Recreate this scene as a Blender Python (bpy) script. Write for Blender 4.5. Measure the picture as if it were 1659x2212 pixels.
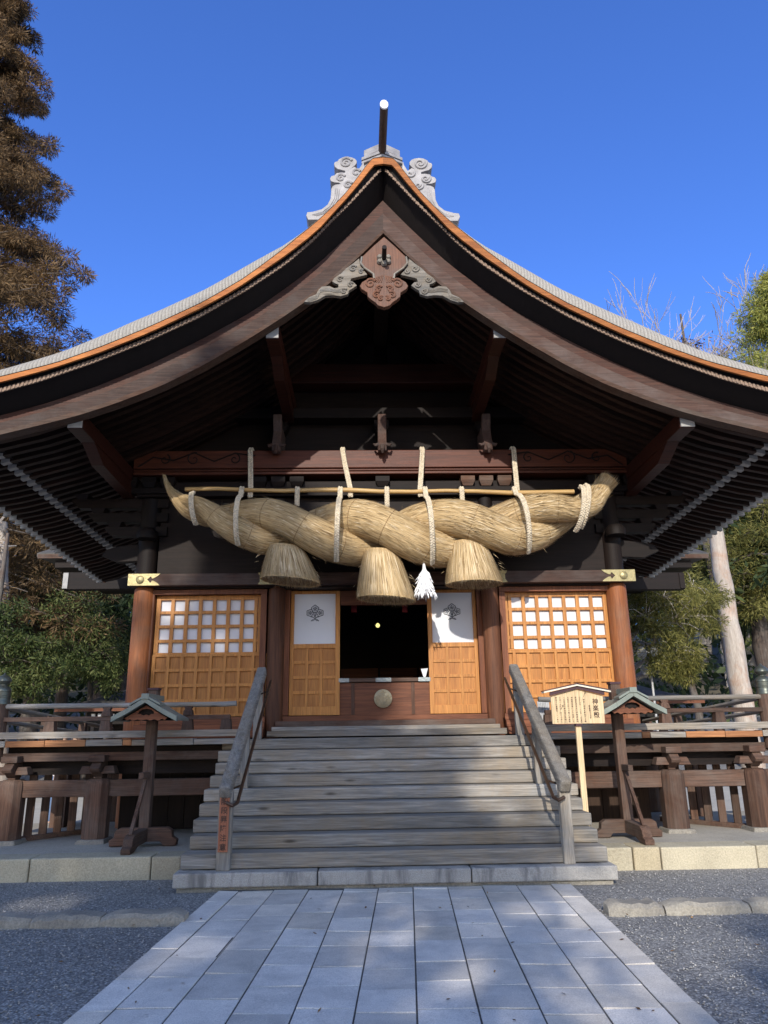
import bpy, math, random
import numpy as np
from mathutils import Vector, Matrix

random.seed(5)
rng = np.random.default_rng(5)
for _o in list(bpy.data.objects):
    bpy.data.objects.remove(_o)
S = bpy.context.scene
COL = S.collection
R = math.radians

# ------------------------------------------------------------------ camera
CX, CY, F = 829.5, 1106.0, 1597.0          # photograph measured on a 1659 x 2212 grid
YAW, PITCH, ROLL = R(1.55), math.atan(473 / 1597.0), 0.0145
CLOC = Vector((-0.28, 0.0, 1.6))
_f = Vector((math.sin(YAW) * math.cos(PITCH), math.cos(YAW) * math.cos(PITCH), math.sin(PITCH)))
_r0 = Vector((math.cos(YAW), -math.sin(YAW), 0))
_u0 = _r0.cross(_f)
_r = _r0 * math.cos(ROLL) - _u0 * math.sin(ROLL)
_u = _u0 * math.cos(ROLL) + _r0 * math.sin(ROLL)
cam_d = bpy.data.cameras.new('camera')
cam = bpy.data.objects.new('camera', cam_d)
COL.objects.link(cam)
cam.matrix_world = Matrix(((_r.x, _u.x, -_f.x, CLOC.x), (_r.y, _u.y, -_f.y, CLOC.y), (_r.z, _u.z, -_f.z, CLOC.z), (0, 0, 0, 1)))
cam_d.sensor_fit = 'VERTICAL'
cam_d.sensor_height = 36.0
cam_d.lens = 36.0 * F / 2212.0
cam_d.clip_start = 0.05
cam_d.clip_end = 2000
S.camera = cam


def at(px, py, Y):
    """point of the depth plane Y seen at grid position px, py"""
    d = _f + _r * ((px - CX) / F) - _u * ((py - CY) / F)
    return CLOC + d * ((Y - CLOC.y) / d.y)


# ------------------------------------------------------------------ light
SUN_EL, SUN_AZ = R(25), R(8)               # sun behind the camera, a little to the left
TO_SUN = Vector((-math.sin(SUN_AZ) * math.cos(SUN_EL), -math.cos(SUN_AZ) * math.cos(SUN_EL), math.sin(SUN_EL)))
sun_d = bpy.data.lights.new('sun', 'SUN')
sun_d.energy = 2.85
sun_d.angle = R(0.5)
sun_d.color = (1.0, 0.94, 0.84)
sun = bpy.data.objects.new('sun', sun_d)
sun.rotation_euler = (-TO_SUN).to_track_quat('-Z', 'Y').to_euler()
COL.objects.link(sun)
W = bpy.data.worlds.new('World')
S.world = W
W.use_nodes = True
_nt = W.node_tree
_bg = _nt.nodes['Background']
_sky = _nt.nodes.new('ShaderNodeTexSky')
_sky.sky_type = 'NISHITA'
_sky.sun_disc = False
_sky.sun_elevation = SUN_EL
_sky.sun_rotation = math.atan2(TO_SUN.x, TO_SUN.y)
_sky.air_density = 1.0
_sky.dust_density = 0.2
_sky.ozone_density = 4.0
_hs = _nt.nodes.new('ShaderNodeMix')
_hs.data_type = 'RGBA'
_hs.blend_type = 'MULTIPLY'
_hs.inputs[0].default_value = 1.0
# deep winter blue to the north, sunward half brightened as added fill light
_tc = _nt.nodes.new('ShaderNodeTexCoord')
_dp = _nt.nodes.new('ShaderNodeVectorMath')
_dp.operation = 'DOT_PRODUCT'
_dp.inputs[1].default_value = (0.0, 1.0, 0.0)
_nt.links.new(_tc.outputs['Generated'], _dp.inputs[0])
_mr = _nt.nodes.new('ShaderNodeMapRange')
_mr.interpolation_type = 'SMOOTHSTEP'
_mr.inputs[1].default_value = -0.25
_mr.inputs[2].default_value = 0.4
_nt.links.new(_dp.outputs['Value'], _mr.inputs[0])
_tm = _nt.nodes.new('ShaderNodeMix')
_tm.data_type = 'RGBA'
_tm.inputs[6].default_value = (1.8, 1.46, 1.34, 1)
_tm.inputs[7].default_value = (0.58, 0.83, 1.42, 1)
_nt.links.new(_mr.outputs[0], _tm.inputs[0])
_nt.links.new(_tm.outputs[2], _hs.inputs[7])
_nt.links.new(_sky.outputs[0], _hs.inputs[6])
_nt.links.new(_hs.outputs[2], _bg.inputs['Color'])
_bg.inputs['Strength'].default_value = 0.14
S.view_settings.view_transform = 'Standard'
S.view_settings.look = 'None'
S.view_settings.gamma = 1.0
S.view_settings.exposure = 0.6


# ------------------------------------------------------------------ materials
def newmat(name):
    m = bpy.data.materials.new(name)
    m.use_nodes = True
    n = m.node_tree
    return m, n, n.nodes['Principled BSDF'], n.links


def nd(n, t, **kw):
    x = n.nodes.new(t)
    for k, v in kw.items():
        setattr(x, k, v)
    return x


def ramp(n, stops):
    r = nd(n, 'ShaderNodeValToRGB')
    e = r.color_ramp.elements
    e[0].position, e[0].color = stops[0][0], (*stops[0][1], 1)
    e[1].position, e[1].color = stops[-1][0], (*stops[-1][1], 1)
    for p, c in stops[1:-1]:
        q = e.new(p)
        q.color = (*c, 1)
    return r


def mixc(n, l, fac, a, b, mode='MIX'):
    m = nd(n, 'ShaderNodeMix', data_type='RGBA', blend_type=mode)
    for sock, v in ((m.inputs[0], fac), (m.inputs[6], a), (m.inputs[7], b)):
        if isinstance(v, (int, float)):
            sock.default_value = v
        elif isinstance(v, tuple):
            sock.default_value = (*v, 1)
        else:
            l.new(v, sock)
    return m.outputs[2]


def coords(n, l, scale, jitter=True):
    tc = nd(n, 'ShaderNodeTexCoord')
    mp = nd(n, 'ShaderNodeMapping')
    mp.inputs['Scale'].default_value = scale
    src = tc.outputs['Object']
    if jitter:
        oi = nd(n, 'ShaderNodeObjectInfo')
        ad = nd(n, 'ShaderNodeVectorMath', operation='MULTIPLY_ADD')
        l.new(oi.outputs['Random'], ad.inputs[0])
        ad.inputs[1].default_value = (37, 53, 71)
        l.new(src, ad.inputs[2])
        src = ad.outputs[0]
    l.new(src, mp.inputs['Vector'])
    return mp.outputs[0]


def noise(n, l, vec, scale=1.0, detail=5, rough=0.6, dist=0.0):
    t = nd(n, 'ShaderNodeTexNoise')
    t.inputs['Scale'].default_value = scale
    t.inputs['Detail'].default_value = detail
    t.inputs['Roughness'].default_value = rough
    t.inputs['Distortion'].default_value = dist
    l.new(vec, t.inputs['Vector'])
    return t.outputs['Fac']


def bump(n, l, h, strength, dist=0.01):
    b = nd(n, 'ShaderNodeBump')
    b.inputs['Strength'].default_value = strength
    b.inputs['Distance'].default_value = dist
    l.new(h, b.inputs['Height'])
    return b.outputs[0]


def wood(name, c_hi, c_lo, axis='X', rough=0.75, grey=None, greyamt=0.5, bumpy=0.35, knots=False, across=16, spec=0.25, tint=0.25):
    m, n, p, l = newmat(name)
    along = 0.7
    sc = {'X': (along, across, across), 'Y': (across, along, across), 'Z': (across, across, along)}[axis]
    v = coords(n, l, sc)
    g = noise(n, l, v, 1.0, 6, 0.65, 1.4)
    sc2 = {'X': (3, 110, 110), 'Y': (110, 3, 110), 'Z': (110, 110, 3)}[axis]
    v2 = coords(n, l, sc2)
    g2 = noise(n, l, v2, 1.0, 3, 0.6, 0.2)
    r = ramp(n, [(0.3, c_lo), (0.5, tuple((a + b) / 2 for a, b in zip(c_hi, c_lo))), (0.68, c_hi)])
    l.new(g, r.inputs[0])
    r2 = ramp(n, [(0.35, (0.62, 0.62, 0.62)), (0.62, (1.06, 1.06, 1.06))])
    l.new(g2, r2.inputs[0])
    c = mixc(n, l, 0.8, r.outputs[0], r2.outputs[0], 'MULTIPLY')
    v3 = coords(n, l, (1.3, 1.3, 1.3))
    if grey is not None:
        g3 = noise(n, l, v3, 1.0, 5, 0.7, 0.5)
        rr = ramp(n, [(0.55 - 0.35 * greyamt, (0, 0, 0)), (0.95 - 0.45 * greyamt, (1, 1, 1))])
        l.new(g3, rr.inputs[0])
        gc = mixc(n, l, 0.9, grey, r2.outputs[0], 'MULTIPLY')
        c = mixc(n, l, rr.outputs[0], c, gc)
    if knots:
        vk = coords(n, l, {'X': (1.6, 6, 6), 'Y': (6, 1.6, 6), 'Z': (6, 6, 1.6)}[axis])
        vo = nd(n, 'ShaderNodeTexVoronoi')
        l.new(vk, vo.inputs['Vector'])
        vo.inputs['Scale'].default_value = 1.0
        rk = ramp(n, [(0.05, (0.3, 0.28, 0.26)), (0.16, (1, 1, 1))])
        l.new(vo.outputs['Distance'], rk.inputs[0])
        c = mixc(n, l, 0.85, c, rk.outputs[0], 'MULTIPLY')
    oi = nd(n, 'ShaderNodeObjectInfo')
    hv = nd(n, 'ShaderNodeHueSaturation')
    mr = nd(n, 'ShaderNodeMapRange')
    mr.inputs[3].default_value = 1 - tint
    mr.inputs[4].default_value = 1 + tint
    l.new(oi.outputs['Random'], mr.inputs[0])
    l.new(mr.outputs[0], hv.inputs['Value'])
    l.new(c, hv.inputs['Color'])
    l.new(hv.outputs[0], p.inputs['Base Color'])
    p.inputs['Roughness'].default_value = rough
    p.inputs['Specular IOR Level'].default_value = spec
    ad = nd(n, 'ShaderNodeMath', operation='ADD')
    l.new(g, ad.inputs[0])
    l.new(g2, ad.inputs[1])
    l.new(bump(n, l, ad.outputs[0], bumpy, 0.006), p.inputs['Normal'])
    return m


def plain(name, col, rough=0.6, metal=0.0, var=0.2, scale=8.0, bumpy=0.15, spec=0.4):
    m, n, p, l = newmat(name)
    v = coords(n, l, (scale,) * 3)
    g = noise(n, l, v, 1.0, 5, 0.65, 0.3)
    r = ramp(n, [(0.3, tuple(c * (1 - var) for c in col)), (0.7, tuple(min(1, c * (1 + var)) for c in col))])
    l.new(g, r.inputs[0])
    l.new(r.outputs[0], p.inputs['Base Color'])
    p.inputs['Roughness'].default_value = rough
    p.inputs['Metallic'].default_value = metal
    p.inputs['Specular IOR Level'].default_value = spec
    if bumpy:
        l.new(bump(n, l, g, bumpy, 0.01), p.inputs['Normal'])
    return m


def stone(name, c1, c2, scale=3.0, speck=90, bumpy=0.4, stain=None):
    m, n, p, l = newmat(name)
    v = coords(n, l, (scale,) * 3)
    g = noise(n, l, v, 1.0, 6, 0.7, 0.4)
    r = ramp(n, [(0.32, c2), (0.68, c1)])
    l.new(g, r.inputs[0])
    v2 = coords(n, l, (speck,) * 3)
    g2 = noise(n, l, v2, 1.0, 3, 0.7)
    r2 = ramp(n, [(0.35, (0.7, 0.7, 0.7)), (0.65, (1.12, 1.12, 1.12))])
    l.new(g2, r2.inputs[0])
    c = mixc(n, l, 0.8, r.outputs[0], r2.outputs[0], 'MULTIPLY')
    if stain is not None:
        v3 = coords(n, l, (4.5, 4.5, 0.9))
        g3 = noise(n, l, v3, 1.0, 4, 0.7, 0.3)
        r3 = ramp(n, [(0.5, (0, 0, 0)), (0.66, (1, 1, 1))])
        l.new(g3, r3.inputs[0])
        c = mixc(n, l, r3.outputs[0], c, stain)
    oi = nd(n, 'ShaderNodeNewGeometry')
    mr = nd(n, 'ShaderNodeMapRange')
    mr.inputs[3].default_value = 0.78
    mr.inputs[4].default_value = 1.14
    l.new(oi.outputs['Random Per Island'], mr.inputs[0])
    mrs = nd(n, 'ShaderNodeMath', operation='MULTIPLY')
    l.new(oi.outputs['Random Per Island'], mrs.inputs[0])
    mrs.inputs[1].default_value = 7.31
    fr_ = nd(n, 'ShaderNodeMath', operation='FRACT')
    l.new(mrs.outputs[0], fr_.inputs[0])
    rt = ramp(n, [(0.55, (1.0, 1.0, 1.0)), (1.0, (1.05, 1.0, 0.92))])
    l.new(fr_.outputs[0], rt.inputs[0])
    c = mixc(n, l, 1.0, c, rt.outputs[0], 'MULTIPLY')
    hv = nd(n, 'ShaderNodeHueSaturation')
    l.new(mr.outputs[0], hv.inputs['Value'])
    l.new(c, hv.inputs['Color'])
    l.new(hv.outputs[0], p.inputs['Base Color'])
    p.inputs['Roughness'].default_value = 0.85
    p.inputs['Specular IOR Level'].default_value = 0.25
    ad = nd(n, 'ShaderNodeMath', operation='ADD')
    l.new(g, ad.inputs[0])
    l.new(g2, ad.inputs[1])
    l.new(bump(n, l, ad.outputs[0], bumpy, 0.012), p.inputs['Normal'])
    return m


def leafmat(name, c1, c2, c3, patch=0.5):
    m, n, p, l = newmat(name)
    ge = nd(n, 'ShaderNodeNewGeometry')
    v = coords(n, l, (patch,) * 3, False)
    g = noise(n, l, v, 1.0, 4, 0.7)
    mx = nd(n, 'ShaderNodeMath', operation='MULTIPLY_ADD')
    l.new(ge.outputs['Random Per Island'], mx.inputs[0])
    mx.inputs[1].default_value = 0.5
    l.new(g, mx.inputs[2])
    r = ramp(n, [(0.42, c1), (0.72, c2), (0.98, c3)])
    l.new(mx.outputs[0], r.inputs[0])
    l.new(r.outputs[0], p.inputs['Base Color'])
    p.inputs['Roughness'].default_value = 0.6
    p.inputs['Specular IOR Level'].default_value = 0.25
    tr = nd(n, 'ShaderNodeBsdfTranslucent')
    l.new(r.outputs[0], tr.inputs['Color'])
    ms = nd(n, 'ShaderNodeMixShader')
    ms.inputs[0].default_value = 0.3
    l.new(p.outputs[0], ms.inputs[1])
    l.new(tr.outputs[0], ms.inputs[2])
    l.new(ms.outputs[0], n.nodes['Material Output'].inputs['Surface'])
    return m


def straw_mat(name, c1, c2, c3):
    """fibres run along the V direction of the UV map"""
    m, n, p, l = newmat(name)
    uv = nd(n, 'ShaderNodeUVMap')
    mp = nd(n, 'ShaderNodeMapping')
    mp.inputs['Scale'].default_value = (70, 2.4, 1)
    l.new(uv.outputs[0], mp.inputs[0])
    g = noise(n, l, mp.outputs[0], 1.0, 5, 0.7, 0.6)
    mp2 = nd(n, 'ShaderNodeMapping')
    mp2.inputs['Scale'].default_value = (5, 1.2, 1)
    l.new(uv.outputs[0], mp2.inputs[0])
    g2 = noise(n, l, mp2.outputs[0], 1.0, 3, 0.6)
    r = ramp(n, [(0.3, c3), (0.5, c2), (0.7, c1)])
    l.new(g, r.inputs[0])
    r2 = ramp(n, [(0.3, (0.72, 0.7, 0.66)), (0.7, (1.1, 1.1, 1.1))])
    l.new(g2, r2.inputs[0])
    l.new(mixc(n, l, 0.8, r.outputs[0], r2.outputs[0], 'MULTIPLY'), p.inputs['Base Color'])
    p.inputs['Roughness'].default_value = 0.75
    p.inputs['Specular IOR Level'].default_value = 0.2
    l.new(bump(n, l, g, 0.9, 0.02), p.inputs['Normal'])
    return m


def island_mat(name, stops, rough=0.7, spec=0.2):
    m, n, p, l = newmat(name)
    ge = nd(n, 'ShaderNodeNewGeometry')
    r = ramp(n, stops)
    l.new(ge.outputs['Random Per Island'], r.inputs[0])
    l.new(r.outputs[0], p.inputs['Base Color'])
    p.inputs['Roughness'].default_value = rough
    p.inputs['Specular IOR Level'].default_value = spec
    return m


M = {}
M['barge'] = {}
for ax in 'XYZ':
    M['aged' + ax] = wood('aged_brown_wood_' + ax, (0.115, 0.064, 0.048), (0.045, 0.024, 0.019), ax, 0.7, (0.115, 0.09, 0.08), 0.42)
    M['red' + ax] = wood('red_brown_wood_' + ax, (0.24, 0.086, 0.038), (0.11, 0.035, 0.016), ax, 0.55, spec=0.3)
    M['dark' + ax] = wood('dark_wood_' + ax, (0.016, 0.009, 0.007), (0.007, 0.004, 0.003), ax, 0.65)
    M['grey' + ax] = wood('weathered_grey_wood_' + ax, (0.38, 0.355, 0.32), (0.15, 0.145, 0.135), ax, 0.85, (0.3, 0.235, 0.16), 0.4, 0.6, knots=(ax == 'X'), across=11)
    M['honey' + ax] = wood('honey_wood_' + ax, (0.6, 0.27, 0.07), (0.4, 0.155, 0.035), ax, 0.45, spec=0.35, bumpy=0.12, tint=0.1)
    M['brown' + ax] = wood('weathered_brown_wood_' + ax, (0.15, 0.08, 0.052), (0.055, 0.03, 0.021), ax, 0.8, (0.145, 0.113, 0.093), 0.42)
M['pendant'] = wood('pendant_wood', (0.34, 0.15, 0.085), (0.17, 0.07, 0.04), 'Z', 0.6, (0.17, 0.12, 0.1), 0.4)
M['fascia'] = wood('reddish_fascia_wood', (0.12, 0.05, 0.034), (0.05, 0.023, 0.018), 'X', 0.65, (0.1, 0.07, 0.058), 0.35)
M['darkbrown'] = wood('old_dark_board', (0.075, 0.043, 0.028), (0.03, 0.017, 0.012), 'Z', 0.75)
M['plank'] = wood('new_orange_plank', (0.45, 0.21, 0.09), (0.27, 0.11, 0.045), 'X', 0.6)
M['colin'] = wood('inner_column_wood', (0.17, 0.07, 0.035), (0.075, 0.03, 0.016), 'Z', 0.6)
M['beam'] = wood('smoked_beam_wood', (0.15, 0.042, 0.02), (0.065, 0.018, 0.009), 'X', 0.5, spec=0.3)
M['darkred'] = wood('smoked_red_wood', (0.062, 0.016, 0.009), (0.024, 0.007, 0.004), 'X', 0.5)
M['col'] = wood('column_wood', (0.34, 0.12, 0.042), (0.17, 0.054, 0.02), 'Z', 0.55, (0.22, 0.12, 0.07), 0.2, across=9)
M['raft'] = wood('rafter_wood', (0.045, 0.021, 0.014), (0.018, 0.008, 0.005), 'X', 0.65, tint=0.4)
M['tip'] = plain('pale_rafter_tip', (0.36, 0.35, 0.33), 0.8)
M['honeyP'] = wood('amber_panel_wood', (0.55, 0.24, 0.06), (0.34, 0.125, 0.028), 'Z', 0.45, spec=0.35, bumpy=0.1, across=7, tint=0.1)
M['orange'] = wood('orange_cypress_edge', (0.48, 0.175, 0.042), (0.27, 0.08, 0.018), 'X', 0.6, bumpy=0.3, across=9)
M['shingle'] = plain('shingle_end_grain', (0.27, 0.19, 0.14), 0.85, var=0.45, scale=30)
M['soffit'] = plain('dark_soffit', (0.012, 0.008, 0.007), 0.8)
M['black'] = plain('black_interior', (0.012, 0.009, 0.008), 0.8)  # one even near-black colour for inner walls, backing and wire
M['ridge'] = plain('grey_ridge_metal', (0.32, 0.305, 0.305), 0.5, var=0.3, scale=5, bumpy=0.25)
M['cap'] = plain('white_metal_cap', (0.75, 0.75, 0.74), 0.4)
M['paper'] = plain('white_screen_paper', (0.68, 0.69, 0.72), 0.7, var=0.03, scale=2, bumpy=0.03)
M['ink'] = plain('crest_ink', (0.1, 0.11, 0.13), 0.7, bumpy=0)
M['gold'] = plain('gilded_fitting', (0.34, 0.29, 0.15), 0.45, 0.6, var=0.2, scale=24, bumpy=0.5)
M['silver'] = plain('tarnished_silver_fitting', (0.24, 0.27, 0.275), 0.4, 0.7, var=0.25, scale=24, bumpy=0.4)
M['bronze'] = plain('patinated_bronze', (0.12, 0.13, 0.11), 0.4, 0.6, var=0.3, scale=6)
M['disc'] = plain('crest_disc_metal', (0.36, 0.3, 0.19), 0.5, 0.4, scale=12)
M['copper'] = plain('green_copper_sheet', (0.215, 0.24, 0.205), 0.5, 0.25, var=0.18, scale=4)
M['straw'] = straw_mat('rice_straw', (0.7, 0.52, 0.285), (0.53, 0.375, 0.19), (0.18, 0.11, 0.048))
M['strawblade'] = island_mat('straw_blades', [(0.0, (0.2, 0.125, 0.055)), (0.3, (0.47, 0.335, 0.17)), (0.7, (0.62, 0.465, 0.26)), (1.0, (0.74, 0.61, 0.41))])
M['strawcut'] = plain('cut_straw_ends', (0.25, 0.155, 0.07), 0.9, var=0.6, scale=60, bumpy=1.0)
M['cord'] = plain('pale_straw_cord', (0.62, 0.53, 0.39), 0.85, var=0.3, scale=25, bumpy=0.6)
M['bamboo'] = wood('peeled_pole_wood', (0.72, 0.48, 0.2), (0.55, 0.33, 0.12), 'X', 0.45, spec=0.4, bumpy=0.1)
M['white'] = plain('white_paper_strips', (0.82, 0.82, 0.82), 0.7, var=0.05, bumpy=0)
M['path'] = stone('granite_path_slabs', (0.82, 0.765, 0.69), (0.58, 0.545, 0.5), 3.2, 120, 0.35)
M['pathbed'] = plain('path_joint_grit', (0.09, 0.085, 0.08), 0.95, var=0.4, scale=40)
M['stonestep'] = stone('granite_step', (0.52, 0.49, 0.45), (0.38, 0.36, 0.33), 2.5, 90, 0.5, (0.2, 0.19, 0.18))
M['terrace'] = stone('buff_terrace_stone', (0.52, 0.46, 0.33), (0.4, 0.35, 0.25), 2.0, 60, 0.4)
M['terrtop'] = stone('buff_terrace_paving', (0.56, 0.51, 0.42), (0.44, 0.4, 0.33), 1.3, 60, 0.4)
M['sand'] = stone('pale_sand', (0.62, 0.58, 0.5), (0.5, 0.47, 0.41), 1.5, 150, 0.3)
M['deadleaf'] = island_mat('dry_leaves', [(0.0, (0.09, 0.05, 0.025)), (0.6, (0.2, 0.12, 0.055)), (1.0, (0.32, 0.2, 0.1))])
M['kerb'] = stone('edging_stone', (0.4, 0.36, 0.29), (0.24, 0.22, 0.19), 3.0, 50, 0.8)
M['signwood'] = wood('pale_sign_board', (0.74, 0.56, 0.34), (0.62, 0.45, 0.25), 'Z', 0.6, bumpy=0.1, across=9, tint=0.05)
M['signink'] = plain('brush_ink', (0.065, 0.038, 0.028), 0.8, bumpy=0)
M['plum'] = plain('dark_plum_trim', (0.06, 0.025, 0.03), 0.6)
M['cream'] = plain('cream_trim', (0.75, 0.68, 0.55), 0.6)
M['terracotta'] = wood('terracotta_board', (0.4, 0.16, 0.09), (0.3, 0.11, 0.06), 'Z', 0.6, bumpy=0.1, tint=0.02)
M['steel'] = plain('brown_steel_pipe', (0.1, 0.06, 0.04), 0.35, 0.6)
M['bark'] = wood('cedar_bark', (0.17, 0.13, 0.105), (0.06, 0.045, 0.038), 'Z', 0.9, (0.2, 0.19, 0.17), 0.4, 1.0, across=9)
M['palebark'] = wood('pale_bare_bark', (0.55, 0.5, 0.45), (0.3, 0.26, 0.23), 'Z', 0.85, bumpy=0.5, across=5)
M['pillar'] = wood('stripped_log', (0.56, 0.5, 0.43), (0.36, 0.3, 0.25), 'Z', 0.8, (0.42, 0.2, 0.1), 0.16, 0.5, across=5, tint=0.05)
M['leaf_brown'] = leafmat('cedar_winter_foliage', (0.035, 0.023, 0.013), (0.125, 0.078, 0.036), (0.27, 0.175, 0.085), 0.45)
M['leaf_olive'] = leafmat('olive_foliage', (0.05, 0.055, 0.016), (0.15, 0.15, 0.038), (0.3, 0.27, 0.08), 0.6)
M['leaf_lime'] = leafmat('sunny_conifer_foliage', (0.13, 0.15, 0.03), (0.28, 0.31, 0.07), (0.44, 0.43, 0.12), 0.4)
M['leaf_dark'] = leafmat('dark_evergreen_foliage', (0.012, 0.022, 0.01), (0.035, 0.055, 0.022), (0.09, 0.12, 0.04), 0.5)
M['leaf_mid'] = leafmat('mid_green_foliage', (0.025, 0.045, 0.016), (0.07, 0.1, 0.03), (0.18, 0.2, 0.07), 0.7)
M['jeans'] = plain('blue_denim', (0.1, 0.15, 0.25), 0.8)
M['darkcloth'] = plain('dark_cloth', (0.02, 0.02, 0.025), 0.8)
M['whitecloth'] = plain('white_cloth', (0.75, 0.72, 0.75), 0.8)
M['skin'] = plain('skin', (0.5, 0.32, 0.23), 0.6, bumpy=0)
M['hair'] = plain('dark_hair', (0.03, 0.022, 0.018), 0.6)
M['redcloth'] = plain('red_cloth', (0.16, 0.01, 0.012), 0.7)
M['greymetal'] = plain('pale_grey_metal', (0.5, 0.5, 0.5), 0.4, 0.3)
M['roof_far'] = plain('dark_bark_roof', (0.085, 0.078, 0.07), 0.9, var=0.4, scale=2)
M['mound'] = plain('woodland_floor', (0.1, 0.085, 0.055), 0.95, var=0.5, scale=0.6)


def roof_mat():
    m, n, p, l = newmat('bark_shingle_roof')
    uv = nd(n, 'ShaderNodeUVMap')
    sep = nd(n, 'ShaderNodeSeparateXYZ')
    l.new(uv.outputs[0], sep.inputs[0])
    mp = nd(n, 'ShaderNodeMapping')
    mp.inputs['Scale'].default_value = (1.2, 8, 1)
    l.new(uv.outputs[0], mp.inputs[0])
    g = noise(n, l, mp.outputs[0], 1.0, 4, 0.6)
    ma = nd(n, 'ShaderNodeMath', operation='MULTIPLY_ADD')
    l.new(g, ma.inputs[0])
    ma.inputs[1].default_value = 0.035
    l.new(sep.outputs[1], ma.inputs[2])
    mu = nd(n, 'ShaderNodeMath', operation='MULTIPLY')
    l.new(ma.outputs[0], mu.inputs[0])
    mu.inputs[1].default_value = 19.0
    fr = nd(n, 'ShaderNodeMath', operation='FRACT')
    l.new(mu.outputs[0], fr.inputs[0])
    r = ramp(n, [(0.0, (0.24, 0.215, 0.185)), (0.22, (0.33, 0.3, 0.26)), (0.8, (0.42, 0.39, 0.34)), (1.0, (0.4, 0.37, 0.32))])
    l.new(fr.outputs[0], r.inputs[0])
    mp2 = nd(n, 'ShaderNodeMapping')
    mp2.inputs['Scale'].default_value = (60, 25, 1)
    l.new(uv.outputs[0], mp2.inputs[0])
    g2 = noise(n, l, mp2.outputs[0], 1.0, 4, 0.7)
    r2 = ramp(n, [(0.3, (0.6, 0.6, 0.6)), (0.7, (1.1, 1.1, 1.1))])
    l.new(g2, r2.inputs[0])
    l.new(mixc(n, l, 0.8, r.outputs[0], r2.outputs[0], 'MULTIPLY'), p.inputs['Base Color'])
    p.inputs['Roughness'].default_value = 0.9
    l.new(bump(n, l, fr.outputs[0], 0.8, 0.03), p.inputs['Normal'])
    return m


M['roof'] = roof_mat()


def gravel_mat():
    m, n, p, l = newmat('grey_gravel')
    v = coords(n, l, (1, 1, 1), False)
    vo = nd(n, 'ShaderNodeTexVoronoi')
    vo.inputs['Scale'].default_value = 58
    l.new(v, vo.inputs['Vector'])
    r = ramp(n, [(0.0, (0.2, 0.195, 0.19)), (0.5, (0.36, 0.345, 0.33)), (0.9, (0.52, 0.5, 0.47)), (1.0, (0.62, 0.6, 0.56))])
    bw = nd(n, 'ShaderNodeSeparateColor')
    l.new(vo.outputs['Color'], bw.inputs[0])
    l.new(bw.outputs[0], r.inputs[0])
    r2 = ramp(n, [(0.0, (1.1, 1.1, 1.1)), (0.6, (0.45, 0.45, 0.45))])
    l.new(vo.outputs['Distance'], r2.inputs[0])
    g = noise(n, l, v, 0.7, 4, 0.6)
    r3 = ramp(n, [(0.3, (0.8, 0.8, 0.8)), (0.7, (1.15, 1.15, 1.12))])
    l.new(g, r3.inputs[0])
    c = mixc(n, l, 0.9, r.outputs[0], r2.outputs[0], 'MULTIPLY')
    l.new(mixc(n, l, 1.0, c, r3.outputs[0], 'MULTIPLY'), p.inputs['Base Color'])
    p.inputs['Roughness'].default_value = 0.85
    inv = nd(n, 'ShaderNodeMath', operation='SUBTRACT')
    inv.inputs[0].default_value = 1.0
    l.new(vo.outputs['Distance'], inv.inputs[1])
    l.new(bump(n, l, inv.outputs[0], 0.55, 0.015), p.inputs['Normal'])
    return m


M['gravel'] = gravel_mat()
M['pebble'] = island_mat('pebbles', [(0.0, (0.2, 0.195, 0.19)), (0.5, (0.32, 0.31, 0.295)), (0.85, (0.42, 0.4, 0.385)), (1.0, (0.48, 0.46, 0.44))], 0.8)


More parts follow.
